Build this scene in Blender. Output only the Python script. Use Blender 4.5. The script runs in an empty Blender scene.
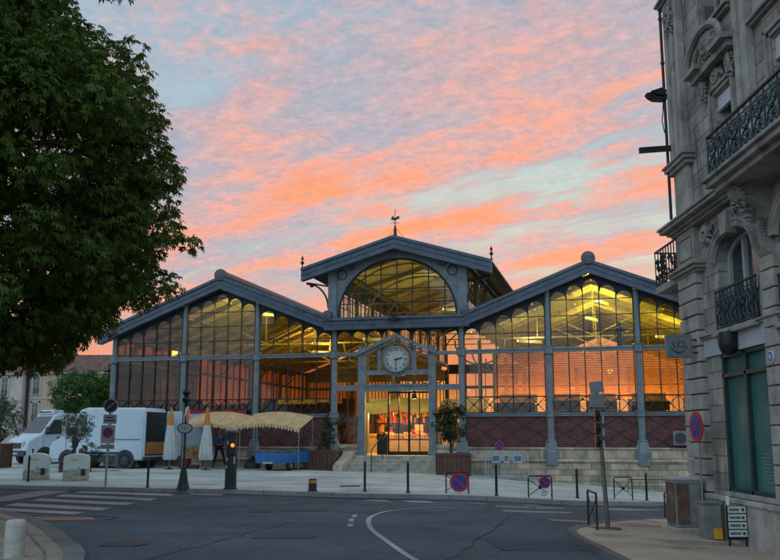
import bpy, math, random
import numpy as np
from mathutils import Vector, Matrix

random.seed(7)
S = bpy.context.scene
COL = S.collection
R = math.radians

# ------------------------------------------------------------------ camera
cam_d = bpy.data.cameras.new('camera')
cam_d.sensor_width = 36.0
cam_d.lens = 890.0 / 780.0 * 36.0
cam_d.clip_start = 0.1
cam_d.clip_end = 3000
cam = bpy.data.objects.new('camera', cam_d)
COL.objects.link(cam)
cam.location = (0, 0, 1.6)
cam.rotation_euler = (R(90 + 9.94), 0, 0)
S.camera = cam

# ------------------------------------------------------------------ exposure
S.view_settings.view_transform = 'Standard'
S.view_settings.look = 'None'
S.view_settings.gamma = 1
S.view_settings.exposure = 0.18
S.view_settings.use_curve_mapping = False
S.render.engine = 'CYCLES'

def lin(c):
    return tuple((v / 255 / 12.92) if v / 255 <= 0.04045 else ((v / 255 + 0.055) / 1.055) ** 2.4 for v in c)

# ------------------------------------------------------------------ sky
class NT:
    """small node-graph helper"""
    def __init__(s, tree): s.t = tree; s.n = tree.nodes; s.l = tree.links
    def node(s, typ, **kw):
        n = s.n.new(typ)
        for k, v in kw.items(): setattr(n, k, v)
        return n
    def put(s, sock, v):
        if isinstance(v, bpy.types.NodeSocket): s.l.new(v, sock)
        elif isinstance(v, (tuple, list)):
            v = tuple(v)
            sock.default_value = v + (1.0,) if (len(v) == 3 and sock.type == 'RGBA') else v
        else: sock.default_value = v
    def m(s, op, a, b=0.0, c=0.0, clamp=False):
        n = s.node('ShaderNodeMath', operation=op, use_clamp=clamp)
        s.put(n.inputs[0], a); s.put(n.inputs[1], b); s.put(n.inputs[2], c)
        return n.outputs[0]
    def mix(s, f, a, b, blend='MIX'):
        n = s.node('ShaderNodeMix', data_type='RGBA', blend_type=blend)
        s.put(n.inputs[0], f); s.put(n.inputs[6], a); s.put(n.inputs[7], b)
        return n.outputs[2]
    def ramp(s, f, stops, interp='LINEAR'):
        n = s.node('ShaderNodeValToRGB'); cr = n.color_ramp; cr.interpolation = interp
        while len(cr.elements) < len(stops): cr.elements.new(0.5)
        for e, (p, c) in zip(cr.elements, stops):
            e.position = p
            e.color = (c, c, c, 1) if isinstance(c, (int, float)) else tuple(c) + (1,)
        s.put(n.inputs[0], f)
        return n.outputs[0]
    def rng(s, v, a, b, c=0.0, d=1.0, smooth=True):
        n = s.node('ShaderNodeMapRange', interpolation_type='SMOOTHSTEP' if smooth else 'LINEAR')
        s.put(n.inputs[0], v); s.put(n.inputs[1], a); s.put(n.inputs[2], b); s.put(n.inputs[3], c); s.put(n.inputs[4], d)
        return n.outputs[0]
    def noise(s, vec, scale, detail=4, rough=0.55, dist=0.0, color=False):
        n = s.node('ShaderNodeTexNoise')
        s.put(n.inputs['Vector'], vec); s.put(n.inputs['Scale'], scale); s.put(n.inputs['Detail'], detail)
        s.put(n.inputs['Roughness'], rough); s.put(n.inputs['Distortion'], dist)
        return n.outputs['Color' if color else 'Fac']
    def comb(s, x, y, z=0.0):
        n = s.node('ShaderNodeCombineXYZ'); s.put(n.inputs[0], x); s.put(n.inputs[1], y); s.put(n.inputs[2], z)
        return n.outputs[0]

world = bpy.data.worlds.new('World')
S.world = world
world.use_nodes = True
world.node_tree.nodes.clear()
W = NT(world.node_tree)
geo = W.node('ShaderNodeTexCoord')
sep = W.node('ShaderNodeSeparateXYZ'); W.l.new(geo.outputs['Generated'], sep.inputs[0])
dx, dy, dz = sep.outputs
dzp = W.m('MAXIMUM', dz, 0.0)
den = W.m('ADD', dzp, 0.08)
px = W.m('DIVIDE', dx, den); py = W.m('DIVIDE', dy, den)
# cloud-layer axes: u runs along the streaks, w across them
u = W.m('ADD', W.m('MULTIPLY', px, -0.766), W.m('MULTIPLY', py, 0.643))
w = W.m('ADD', W.m('MULTIPLY', px, 0.643), W.m('MULTIPLY', py, 0.766))
warp = W.noise(W.comb(W.m('MULTIPLY', u, 1.0), W.m('MULTIPLY', w, 2.2)), 1.3, 4, 0.6)
warp2 = W.noise(W.comb(W.m('MULTIPLY', u, 3.0), W.m('MULTIPLY', w, 8.0), 3.3), 1.5, 4, 0.65)
ww = W.m('ADD', w, W.m('ADD', W.m('MULTIPLY', W.m('SUBTRACT', warp, 0.5), 0.95), W.m('MULTIPLY', W.m('SUBTRACT', warp2, 0.5), 0.34)))
ws = W.m('DIVIDE', ww, 5.0)
# how hot (orange) the cloud is and how closed the layer is, across the streaks
heat = W.ramp(ws, [(0.0, 0.05), (0.20, 0.14), (0.28, 0.30), (0.35, 0.38), (0.395, 0.76), (0.425, 0.28), (0.465, 0.34), (0.50, 0.84), (0.54, 0.28), (0.60, 0.36), (0.63, 0.80), (0.67, 0.36), (0.72, 0.7), (0.80, 0.5), (1.0, 0.7)])
cover = W.ramp(ws, [(0.0, 0.35), (0.22, 0.50), (0.30, 0.85), (0.39, 1.0), (0.432, 0.55), (0.45, 0.22), (0.474, 0.45), (0.50, 1.0), (0.535, 0.62), (0.56, 0.28), (0.60, 0.5), (0.632, 1.0), (0.66, 0.3), (0.70, 0.5), (0.8, 0.85), (1.0, 1.0)])
# to the left the layer closes up
leftc = W.rng(u, 1.35, 2.2)
cover = W.m('ADD', cover, W.m('MULTIPLY', leftc, 0.45), clamp=True)
heat = W.m('ADD', W.m('MULTIPLY', heat, W.rng(u, 1.3, 2.6, 1.0, 0.72)), W.m('MULTIPLY', leftc, 0.16), clamp=True)
# ripples and fleecy structure
nA = W.noise(W.comb(W.m('MULTIPLY', u, 1.1), W.m('MULTIPLY', w, 2.3), 1.0), 2.2, 6, 0.62, 0.3)
nB = W.noise(W.comb(W.m('MULTIPLY', u, 4.0), W.m('MULTIPLY', w, 5.0), 5.0), 3.0, 6, 0.68, 0.4)
nC = W.noise(W.comb(u, w, 9.0), 1.7, 4, 0.55)
nD = W.noise(W.comb(W.m('MULTIPLY', u, 7.0), W.m('MULTIPLY', w, 7.0), 2.0), 5.0, 5, 0.65, 0.2)
sA = W.m('SUBTRACT', nA, 0.5); sB = W.m('SUBTRACT', nB, 0.5); sC = W.m('SUBTRACT', nC, 0.5); sD = W.m('SUBTRACT', nD, 0.5)
cov = W.m('ADD', cover, W.m('ADD', W.m('MULTIPLY', sA, 1.7), W.m('ADD', W.m('MULTIPLY', sB, 1.1), W.m('MULTIPLY', sD, 0.55))))
cov = W.rng(cov, 0.10, 0.85)
ht = W.m('ADD', heat, W.m('ADD', W.m('MULTIPLY', sC, 1.3), W.m('ADD', W.m('MULTIPLY', sB, 0.75), W.m('ADD', W.m('MULTIPLY', sA, 1.5), W.m('MULTIPLY', sD, 0.35)))), clamp=True)
cloud = W.ramp(ht, [(0.0, lin((168, 176, 192))), (0.26, lin((192, 180, 190))), (0.48, lin((216, 178, 178))), (0.68, lin((240, 176, 162))), (0.88, lin((252, 166, 136))), (1.0, lin((255, 164, 120)))])
clear = W.ramp(dzp, [(0.0, lin((240, 205, 170))), (0.14, lin((222, 218, 188))), (0.24, lin((206, 219, 205))), (0.36, lin((176, 202, 214))), (0.6, lin((140, 170, 200))), (1.0, lin((110, 145, 190)))])
sky = W.mix(cov, clear, cloud)
fl = W.m('ADD', 1.0, W.m('ADD', W.m('MULTIPLY', sD, 0.45), W.m('MULTIPLY', sB, 0.45)))
sky = W.mix(1.0, sky, W.comb(fl, fl, fl), 'MULTIPLY')
# afterglow along the horizon behind the hall
az = W.m('ARCTAN2', dx, dy)
azf = W.m('EXPONENT', W.m('MULTIPLY', W.m('POWER', W.m('DIVIDE', W.m('SUBTRACT', az, 0.14), 0.75), 2.0), -1.0))
glowc = W.ramp(W.m('DIVIDE', dzp, 0.2), [(0.0, (1.25, 0.62, 0.16)), (0.20, (1.2, 0.50, 0.15)), (0.36, (0.95, 0.26, 0.12)), (0.65, (0.88, 0.36, 0.20)), (1.0, (0.86, 0.46, 0.28))])
gf = W.m('MULTIPLY', W.rng(dz, 0.06, 0.205, 1.0, 0.0), W.m('ADD', W.m('MULTIPLY', azf, 0.9), 0.08), clamp=True)
sky = W.mix(gf, sky, glowc)
# the dusk side of the sky, behind the photographer
back = W.rng(dy, 0.30, -0.35)
dusk = W.ramp(dzp, [(0.0, (0.72, 0.86, 0.98)), (0.3, (0.86, 1.20, 1.48)), (1.0, (0.78, 1.12, 1.45))])
sky = W.mix(back, sky, dusk)
below = W.rng(dz, -0.03, 0.0)
sky = W.mix(below, (0.03, 0.032, 0.035), sky)
bgA = W.node('ShaderNodeBackground'); W.put(bgA.inputs[0], sky); bgA.inputs[1].default_value = 0.86
nish = W.node('ShaderNodeTexSky', sky_type='NISHITA', sun_disc=False)
nish.sun_elevation = R(2.0); nish.sun_rotation = R(8.0)
bgB = W.node('ShaderNodeBackground'); W.l.new(nish.outputs[0], bgB.inputs[0]); bgB.inputs[1].default_value = 0.008
add = W.node('ShaderNodeAddShader'); W.l.new(bgA.outputs[0], add.inputs[0]); W.l.new(bgB.outputs[0], add.inputs[1])
wo = W.node('ShaderNodeOutputWorld'); W.l.new(add.outputs[0], wo.inputs[0])

# ------------------------------------------------------------------ sun (just set, weak afterglow)
sd = bpy.data.lights.new('sun', 'SUN'); sd.energy = 0.25; sd.angle = R(12); sd.color = (1.0, 0.5, 0.25)
so = bpy.data.objects.new('sun', sd); COL.objects.link(so)
so.rotation_euler = (R(90 - 2.0), 0, R(180 - 8.0))
# ------------------------------------------------------------------ mesh helpers
class MB:
    """collects shapes and links them as ONE mesh object"""
    def __init__(s): s.v = []; s.f = []; s.mi = []; s.cur = 0
    def add(s, vs, fs):
        o = len(s.v); s.v += [tuple(p) for p in vs]
        for f in fs: s.f.append(tuple(i + o for i in f)); s.mi.append(s.cur)
        return s
    def box(s, x0, x1, y0, y1, z0, z1):
        return s.add([(x0,y0,z0),(x1,y0,z0),(x1,y1,z0),(x0,y1,z0),(x0,y0,z1),(x1,y0,z1),(x1,y1,z1),(x0,y1,z1)],
                     [(0,3,2,1),(4,5,6,7),(0,1,5,4),(1,2,6,5),(2,3,7,6),(3,0,4,7)])
    def bar(s, a, b, wd, hd, up=(0,0,1)):
        """rectangular bar from a to b, wd across, hd along up"""
        a = Vector(a); b = Vector(b); d = (b - a).normalized(); up = Vector(up)
        side = d.cross(up)
        if side.length < 1e-5: side = d.cross(Vector((0,1,0)))
        side.normalize(); upv = side.cross(d).normalized()
        q = [a + side*sx*wd/2 + upv*sz*hd/2 for sx, sz in ((-1,-1),(1,-1),(1,1),(-1,1))]
        r = [p + (b - a) for p in q]
        return s.add(q + r, [(0,3,2,1),(4,5,6,7),(0,1,5,4),(1,2,6,5),(2,3,7,6),(3,0,4,7)])
    def cyl(s, a, b, r0, r1=None, n=10, caps=True, ph=0.0):
        r1 = r0 if r1 is None else r1
        a = Vector(a); b = Vector(b); d = (b - a).normalized()
        t = Vector((1,0,0)) if abs(d.x) < 0.8 else Vector((0,1,0))
        e1 = d.cross(t).normalized(); e2 = d.cross(e1)
        vs = []
        for c, r in ((a, r0), (b, r1)):
            for k in range(n):
                an = 2*math.pi*k/n + ph
                vs.append(c + e1*math.cos(an)*r + e2*math.sin(an)*r)
        fs = [(k, (k+1) % n, n + (k+1) % n, n + k) for k in range(n)]
        if caps: fs += [tuple(range(n-1, -1, -1)), tuple(range(n, 2*n))]
        return s.add(vs, fs)
    def lathe(s, c, prof, n=16, caps=True, axis='z'):
        cx, cy, cz = c; vs = []; m = len(prof)
        for r, z in prof:
            for k in range(n):
                an = 2*math.pi*k/n + math.pi/n
                x, y = r*math.cos(an), r*math.sin(an)
                vs.append((cx+x, cy+y, cz+z) if axis == 'z' else ((cx+x, cy+z, cz+y) if axis == 'y' else (cx+z, cy+x, cz+y)))
        fs = [(j*n+k, j*n+(k+1) % n, (j+1)*n+(k+1) % n, (j+1)*n+k) for j in range(m-1) for k in range(n)]
        if caps: fs += [tuple(range(n-1, -1, -1)), tuple(range((m-1)*n, m*n))]
        return s.add(vs, fs)
    def prism(s, pts, y0, y1, plane='xz'):
        """closed polygon extruded between y0 and y1 on the missing axis"""
        def P(a, b, t): return {'xz': (a, t, b), 'yz': (t, a, b), 'xy': (a, b, t)}[plane]
        n = len(pts)
        vs = [P(a, b, y0) for a, b in pts] + [P(a, b, y1) for a, b in pts]
        fs = [(k, (k+1) % n, n + (k+1) % n, n + k) for k in range(n)] + [tuple(range(n-1, -1, -1)), tuple(range(n, 2*n))]
        return s.add(vs, fs)
    def tube(s, pts, r, n=6):
        pts = [Vector(p) for p in pts]; m = len(pts); vs = []
        prev = None
        for i, p in enumerate(pts):
            d = (pts[min(i+1, m-1)] - pts[max(i-1, 0)]).normalized()
            if prev is None:
                t = Vector((0,0,1)) if abs(d.z) < 0.9 else Vector((1,0,0))
                e1 = d.cross(t).normalized()
            else: e1 = (prev - d*prev.dot(d)).normalized()
            prev = e1; e2 = d.cross(e1)
            rr = r[i] if isinstance(r, (list, tuple)) else r
            for k in range(n):
                an = 2*math.pi*k/n
                vs.append(p + e1*math.cos(an)*rr + e2*math.sin(an)*rr)
        fs = [(j*n+k, j*n+(k+1) % n, (j+1)*n+(k+1) % n, (j+1)*n+k) for j in range(m-1) for k in range(n)]
        fs += [tuple(range(n-1, -1, -1)), tuple(range((m-1)*n, m*n))]
        return s.add(vs, fs)
    def quad(s, a, b, c, d): return s.add([a, b, c, d], [(0,1,2,3)])
    def sphere(s, c, r, n=12, sq=(1,1,1)):
        prof = [(max(0.001, math.sin(math.pi*i/n)*r*sq[0]), -math.cos(math.pi*i/n)*r*sq[2]) for i in range(n+1)]
        return s.lathe(c, prof, n*2 if n < 8 else n+4)
    def grid(s, fn, nu, nv):
        vs = [fn(i/nu, j/nv) for i in range(nu+1) for j in range(nv+1)]
        return s.add(vs, [(i*(nv+1)+j, (i+1)*(nv+1)+j, (i+1)*(nv+1)+j+1, i*(nv+1)+j+1) for i in range(nu) for j in range(nv)])
    def build(s, name, mat, parent=None, smooth=False, bevel=0.0, label=None, kind=None):
        me = bpy.data.meshes.new(name); me.from_pydata(s.v, [], s.f)
        for mm in (mat if isinstance(mat, (list, tuple)) else [mat]): me.materials.append(mm)
        if any(s.mi): me.polygons.foreach_set('material_index', s.mi)
        me.validate(); me.update()
        if smooth:
            me.polygons.foreach_set('use_smooth', [True]*len(me.polygons))
            me.set_sharp_from_angle(angle=R(40))
        o = bpy.data.objects.new(name, me); COL.objects.link(o)
        if parent is not None: o.parent = parent
        if bevel > 0:
            b = o.modifiers.new('bevel', 'BEVEL'); b.width = bevel; b.segments = 2; b.limit_method = 'ANGLE'; b.angle_limit = R(40)
        if label: o['label'] = label
        if kind: o['kind'] = kind
        return o

def empty(name, loc=(0,0,0), rz=0.0):
    o = bpy.data.objects.new(name, None); COL.objects.link(o)
    o.location = loc; o.rotation_euler = (0, 0, rz); o.empty_display_size = 0.3
    return o
def tag(o, label, cat, group=None):
    o['label'] = label; o['category'] = cat
    if group: o['group'] = group
    return o
def thing(name, label, cat, loc=(0,0,0), rz=0.0, group=None):
    return tag(empty(name, loc, rz), label, cat, group)
def copy_tree(o, parent=None):
    c = o.copy(); COL.objects.link(c)
    if parent is not None: c.parent = parent
    for ch in list(o.children): copy_tree(ch, c)
    return c
def dup(o, loc, rz=None, label=None, group=None):
    c = copy_tree(o); c.location = loc
    if rz is not None: c.rotation_euler = (0, 0, rz)
    if label: c['label'] = label
    if group: c['group'] = group
    return c
def text_part(name, body, size, mat, parent, loc, rot, depth=0.004, align='CENTER', label=None):
    cu = bpy.data.curves.new('lettering', 'FONT'); cu.body = body; cu.size = size; cu.extrude = depth
    cu.align_x = align; cu.align_y = 'CENTER'; cu.resolution_u = 3
    t = bpy.data.objects.new('tmp', cu); COL.objects.link(t)
    dg = bpy.context.evaluated_depsgraph_get(); dg.update()
    me = bpy.data.meshes.new_from_object(t.evaluated_get(dg))
    bpy.data.objects.remove(t)
    me.materials.clear(); me.materials.append(mat)
    o = bpy.data.objects.new(name, me); COL.objects.link(o); o.parent = parent
    o.location = loc; o.rotation_euler = rot
    if label: o['label'] = label
    return o

# ------------------------------------------------------------------ materials
def mat(name, col, rough=0.7, metal=0.0, var=0.12, vs=3.0, bump=0.0, bs=40.0, spec=0.4, grime=None, emit=None):
    """principled material with soft mottling, fine bump and optional grime patches"""
    m = bpy.data.materials.new(name); m.use_nodes = True
    T = NT(m.node_tree); bs_ = T.n['Principled BSDF']
    tc = T.node('ShaderNodeTexCoord').outputs['Object']
    n = T.noise(tc, vs, 5, 0.6)
    k = T.rng(n, 0.3, 0.7, 1.0 - var, 1.0 + var)
    c = T.mix(1.0, tuple(col), T.comb(k, k, k), 'MULTIPLY')
    if grime:
        g = T.rng(T.noise(tc, grime[1], 6, 0.65), 0.52, 0.68)
        c = T.mix(T.m('MULTIPLY', g, grime[2]), c, grime[0])
    T.put(bs_.inputs['Base Color'], c)
    T.put(bs_.inputs['Roughness'], T.rng(n, 0.3, 0.7, max(0.02, rough-0.07), min(1, rough+0.07)))
    bs_.inputs['Metallic'].default_value = metal
    bs_.inputs['Specular IOR Level'].default_value = spec
    if bump:
        b = T.node('ShaderNodeBump'); b.inputs['Strength'].default_value = bump; b.inputs['Distance'].default_value = 0.02
        T.put(b.inputs['Height'], T.noise(tc, bs, 5, 0.6)); T.l.new(b.outputs[0], bs_.inputs['Normal'])
    if emit:
        T.put(bs_.inputs['Emission Color'], emit[0]); bs_.inputs['Emission Strength'].default_value = emit[1]
    return m

def ashlar(name, col, mortar, bw=0.9, bh=0.38, var=0.25, plane='xz', rough=0.85, grime=((0.10,0.10,0.09), 0.6, 0.5), squash=1.0, mort=0.012):
    m = bpy.data.materials.new(name); m.use_nodes = True
    T = NT(m.node_tree); p = T.n['Principled BSDF']
    tc = T.node('ShaderNodeTexCoord').outputs['Object']
    sp = T.node('ShaderNodeSeparateXYZ'); T.l.new(tc, sp.inputs[0])
    a = sp.outputs[0] if plane[0] == 'x' else sp.outputs[1]
    b = sp.outputs[2] if plane[1] == 'z' else sp.outputs[1]
    vec = T.comb(a, b)
    br = T.node('ShaderNodeTexBrick'); T.put(br.inputs['Vector'], vec)
    br.inputs['Scale'].default_value = 1.0; br.inputs['Mortar Size'].default_value = mort
    br.inputs['Mortar Smooth'].default_value = 0.3; br.inputs['Brick Width'].default_value = bw; br.inputs['Row Height'].default_value = bh
    br.inputs['Bias'].default_value = 0.0
    T.put(br.inputs['Color1'], tuple(x*(1-var) for x in col)); T.put(br.inputs['Color2'], tuple(min(1, x*(1+var)) for x in col)); T.put(br.inputs['Mortar'], mortar)
    n = T.noise(tc, 2.2, 6, 0.65)
    k = T.rng(n, 0.3, 0.7, 0.72, 1.2)
    c = T.mix(1.0, br.outputs[0], T.comb(k, k, k), 'MULTIPLY')
    g = T.rng(T.noise(T.comb(T.m('MULTIPLY', a, 1.6), T.m('MULTIPLY', b, 0.5), sp.outputs[1]), grime[1]*1.5, 6, 0.7), 0.5, 0.7)
    c = T.mix(T.m('MULTIPLY', g, grime[2]), c, grime[0])
    T.put(p.inputs['Base Color'], c); p.inputs['Roughness'].default_value = rough; p.inputs['Specular IOR Level'].default_value = 0.25
    bu = T.node('ShaderNodeBump'); bu.inputs['Strength'].default_value = 0.6; bu.inputs['Distance'].default_value = 0.02
    T.put(bu.inputs['Height'], T.m('ADD', T.m('MULTIPLY', br.outputs['Fac'], -1.0), T.m('MULTIPLY', T.noise(tc, 30, 5, 0.65), 0.8)))
    T.l.new(bu.outputs[0], p.inputs['Normal'])
    return m

def glass(name, tint, gloss=0.12, rough=0.03, dirt=0.0, dcol=(0.12,0.09,0.05), trans_dirt=True):
    """thin window pane: tinted see-through plus a mirror-like film, with dirt"""
    m = bpy.data.materials.new(name); m.use_nodes = True; m.node_tree.nodes.clear()
    T = NT(m.node_tree)
    tr = T.node('ShaderNodeBsdfTransparent'); gl = T.node('ShaderNodeBsdfGlossy'); gl.inputs['Roughness'].default_value = rough
    tc = T.node('ShaderNodeTexCoord').outputs['Object']
    n = T.noise(tc, 1.3, 5, 0.65)
    k = T.rng(n, 0.3, 0.7, 0.82, 1.0)
    T.put(tr.inputs['Color'], T.mix(1.0, tint, T.comb(k, k, k), 'MULTIPLY')); T.put(gl.inputs['Color'], (0.9,0.95,1.0))
    fr = T.node('ShaderNodeFresnel'); fr.inputs['IOR'].default_value = 1.5
    mx = T.node('ShaderNodeMixShader')
    T.put(mx.inputs[0], T.m('ADD', T.m('MULTIPLY', fr.outputs[0], 0.8), gloss*0.2, clamp=True))
    T.l.new(tr.outputs[0], mx.inputs[1]); T.l.new(gl.outputs[0], mx.inputs[2])
    out = T.node('ShaderNodeOutputMaterial'); last = mx.outputs[0]
    if dirt > 0:
        df = T.node('ShaderNodeBsdfDiffuse'); T.put(df.inputs['Color'], dcol)
        tl = T.node('ShaderNodeBsdfTranslucent'); T.put(tl.inputs['Color'], tuple(min(1,x*1.3) for x in dcol))
        m3 = T.node('ShaderNodeMixShader'); m3.inputs[0].default_value = 0.5
        T.l.new(df.outputs[0], m3.inputs[1]); T.l.new(tl.outputs[0], m3.inputs[2])
        m2 = T.node('ShaderNodeMixShader')
        T.put(m2.inputs[0], T.rng(T.noise(tc, 0.9, 5, 0.6), 0.25, 0.75, dirt*0.5, min(1, dirt*1.5)))
        T.l.new(last, m2.inputs[1]); T.l.new(m3.outputs[0], m2.inputs[2]); last = m2.outputs[0]
    T.l.new(last, out.inputs[0])
    return m

def diamond_brick(name):
    m = bpy.data.materials.new(name); m.use_nodes = True
    T = NT(m.node_tree); p = T.n['Principled BSDF']
    tc = T.node('ShaderNodeTexCoord').outputs['Object']
    sp = T.node('ShaderNodeSeparateXYZ'); T.l.new(tc, sp.inputs[0])
    br = T.node('ShaderNodeTexBrick'); T.put(br.inputs['Vector'], T.comb(sp.outputs[0], sp.outputs[2]))
    br.inputs['Scale'].default_value = 1.0; br.inputs['Brick Width'].default_value = 0.22; br.inputs['Row Height'].default_value = 0.07
    br.inputs['Mortar Size'].default_value = 0.008
    T.put(br.inputs['Color1'], (0.150, 0.042, 0.038)); T.put(br.inputs['Color2'], (0.110, 0.034, 0.032)); T.put(br.inputs['Mortar'], (0.085, 0.05, 0.045))
    # glazed header bricks laid as a lattice of flat lozenges
    a = T.m('MULTIPLY', sp.outputs[0], 0.90); b = T.m('MULTIPLY', sp.outputs[2], 1.48)
    def saw(v):
        f = T.m('FRACT', v); return T.m('MINIMUM', f, T.m('SUBTRACT', 1.0, f))
    d = T.m('MINIMUM', saw(T.m('ADD', a, b)), saw(T.m('SUBTRACT', a, b)))
    k = T.rng(d, 0.055, 0.085, 1.0, 0.0)
    c = T.mix(T.m('MULTIPLY', k, 0.8), br.outputs[0], (0.035, 0.026, 0.034))
    n = T.rng(T.noise(tc, 1.8, 5, 0.6), 0.3, 0.7, 0.75, 1.2)
    T.put(p.inputs['Base Color'], T.mix(1.0, c, T.comb(n, n, n), 'MULTIPLY')); p.inputs['Roughness'].default_value = 0.75
    p.inputs['Specular IOR Level'].default_value = 0.3
    return m

def ground_mat(name, col, spk, scale=60.0, var=0.25, patch=None, rough=0.85, joints=None, bump=0.5, spec=0.25, stretch=0.6):
    m = bpy.data.materials.new(name); m.use_nodes = True
    T = NT(m.node_tree); p = T.n['Principled BSDF']
    tc = T.node('ShaderNodeTexCoord').outputs['Object']
    n1 = T.rng(T.noise(tc, 0.35, 6, 0.65), 0.3, 0.7, 1-var, 1+var)
    n2 = T.rng(T.noise(tc, scale, 3, 0.7), 0.3, 0.7, 1-spk, 1+spk)
    k = T.m('MULTIPLY', n1, n2)
    c = T.mix(1.0, col, T.comb(k, k, k), 'MULTIPLY')
    if patch:
        sp0 = T.node('ShaderNodeSeparateXYZ'); T.l.new(tc, sp0.inputs[0])
        st = T.noise(T.comb(T.m('MULTIPLY', sp0.outputs[0], stretch), sp0.outputs[1]), 0.8, 5, 0.6, 0.6)
        c = T.mix(T.m('MULTIPLY', T.rng(st, 0.52, 0.62), patch[1]), c, patch[0])
        cr = T.node('ShaderNodeTexVoronoi', feature='DISTANCE_TO_EDGE'); T.put(cr.inputs['Vector'], T.noise(tc, 0.6, 4, 0.6, color=True)); cr.inputs['Scale'].default_value = 9.0
        c = T.mix(T.rng(cr.outputs[0], 0.004, 0.018, patch[2], 0.0), c, tuple(x*0.35 for x in col))
    if joints:
        sp = T.node('ShaderNodeSeparateXYZ'); T.l.new(tc, sp.inputs[0])
        br = T.node('ShaderNodeTexBrick'); T.put(br.inputs['Vector'], T.comb(sp.outputs[0], sp.outputs[1]))
        br.inputs['Scale'].default_value = 1.0; br.inputs['Brick Width'].default_value = joints[0]; br.inputs['Row Height'].default_value = joints[1]; br.inputs['Mortar Size'].default_value = joints[2]
        T.put(br.inputs['Color1'], (0.86,)*3); T.put(br.inputs['Color2'], (1.1,)*3); T.put(br.inputs['Mortar'], (0.6,)*3)
        c = T.mix(1.0, c, br.outputs[0], 'MULTIPLY')
    T.put(p.inputs['Base Color'], c)
    T.put(p.inputs['Roughness'], T.rng(n1, 0.7, 1.3, rough-0.1, min(1, rough+0.1)))
    p.inputs['Specular IOR Level'].default_value = spec
    bu = T.node('ShaderNodeBump'); bu.inputs['Strength'].default_value = bump; bu.inputs['Distance'].default_value = 0.01
    T.put(bu.inputs['Height'], T.noise(tc, scale*1.3, 4, 0.7)); T.l.new(bu.outputs[0], p.inputs['Normal'])
    return m

def lamp_mat(name, col, strength):
    m = bpy.data.materials.new(name); m.use_nodes = True; m.node_tree.nodes.clear(); T = NT(m.node_tree)
    e = T.node('ShaderNodeEmission'); T.put(e.inputs[0], col); e.inputs[1].default_value = strength
    o = T.node('ShaderNodeOutputMaterial'); T.l.new(e.outputs[0], o.inputs[0]); return m

def striped(name, c1, c2, axis, period, duty=0.5, rough=0.8, transl=0.0):
    m = bpy.data.materials.new(name); m.use_nodes = True
    T = NT(m.node_tree); p = T.n['Principled BSDF']
    tc = T.node('ShaderNodeTexCoord').outputs['Object']
    sp = T.node('ShaderNodeSeparateXYZ'); T.l.new(tc, sp.inputs[0])
    f = T.m('FRACT', T.m('DIVIDE', sp.outputs[axis], period))
    k = T.m('LESS_THAN', f, duty)
    n = T.rng(T.noise(tc, 3.0, 5, 0.6), 0.3, 0.7, 0.8, 1.1)
    T.put(p.inputs['Base Color'], T.mix(1.0, T.mix(k, c1, c2), T.comb(n, n, n), 'MULTIPLY')); p.inputs['Roughness'].default_value = rough
    p.inputs['Specular IOR Level'].default_value = 0.2
    return m

M = {}
M['asphalt'] = ground_mat('asphalt', (0.082, 0.096, 0.110), 0.4, 55, 0.28, patch=((0.062, 0.071, 0.082), 0.75, 0.8), rough=0.88, spec=0.12)
M['plaza'] = ground_mat('plaza_paving', (0.43, 0.44, 0.39), 0.2, 30, 0.22, patch=((0.27, 0.275, 0.25), 0.55, 0.15), rough=0.8, joints=(1.2, 0.6, 0.012))
M['pave'] = ground_mat('warm_pavement', (0.43, 0.32, 0.235), 0.35, 45, 0.25, patch=((0.12, 0.105, 0.09), 0.7, 0.5), rough=0.85)
M['asphalt_new'] = ground_mat('asphalt_repair', (0.064, 0.074, 0.085), 0.4, 60, 0.2, rough=0.9, spec=0.12)
M['tar'] = ground_mat('tar', (0.022, 0.024, 0.028), 0.2, 30, 0.2, rough=0.6)
M['gutter'] = ground_mat('gutter_dirt', (0.085, 0.088, 0.085), 0.5, 14, 0.45, rough=0.9, spec=0.1)
M['pave_left'] = ground_mat('olive_brown_pavement', (0.235, 0.205, 0.15), 0.35, 45, 0.28, patch=((0.14, 0.125, 0.095), 0.7, 0.5), rough=0.85)
M['kerb'] = ground_mat('kerb_stone', (0.26, 0.25, 0.235), 0.3, 40, 0.2, rough=0.8, joints=(1.0, 50.0, 0.02))
M['kerb_dark'] = ground_mat('worn_kerb_stone', (0.13, 0.125, 0.12), 0.3, 40, 0.3, rough=0.8, joints=(1.0, 50.0, 0.02))
M['marking'] = ground_mat('worn_white_marking', (0.29, 0.29, 0.29), 0.35, 35, 0.35, rough=0.7)
M['marking_faint'] = ground_mat('faded_white_marking', (0.20, 0.205, 0.21), 0.5, 20, 0.35, rough=0.7)
M['rust_mark'] = ground_mat('worn_reddish_patch', (0.24, 0.15, 0.115), 0.4, 30, 0.3, rough=0.8)
M['far_ground'] = ground_mat('far_ground', (0.10, 0.10, 0.085), 0.3, 2, 0.3)
M['iron_blue'] = mat('blue_grey_painted_iron', (0.155, 0.180, 0.195), 0.45, 0, 0.16, 2.5, 0.15, 30, grime=((0.115, 0.085, 0.06), 3.2, 0.6))
M['zinc'] = mat('dark_blue_zinc', (0.082, 0.100, 0.130), 0.42, 0.25, 0.22, 2.0, 0.15, 12, grime=((0.16, 0.18, 0.21), 1.5, 0.35))
M['iron_dark'] = mat('dark_iron', (0.022, 0.024, 0.027), 0.5, 0.3, 0.2, 5)
M['iron_deep'] = mat('deep_green_iron', (0.015, 0.030, 0.028), 0.5, 0.3, 0.2, 5)
M['knob'] = mat('weathered_zinc_roll', (0.10, 0.095, 0.105), 0.5, 0.2, 0.25, 5)
M['brickdia'] = diamond_brick('lozenge_brick')
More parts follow.
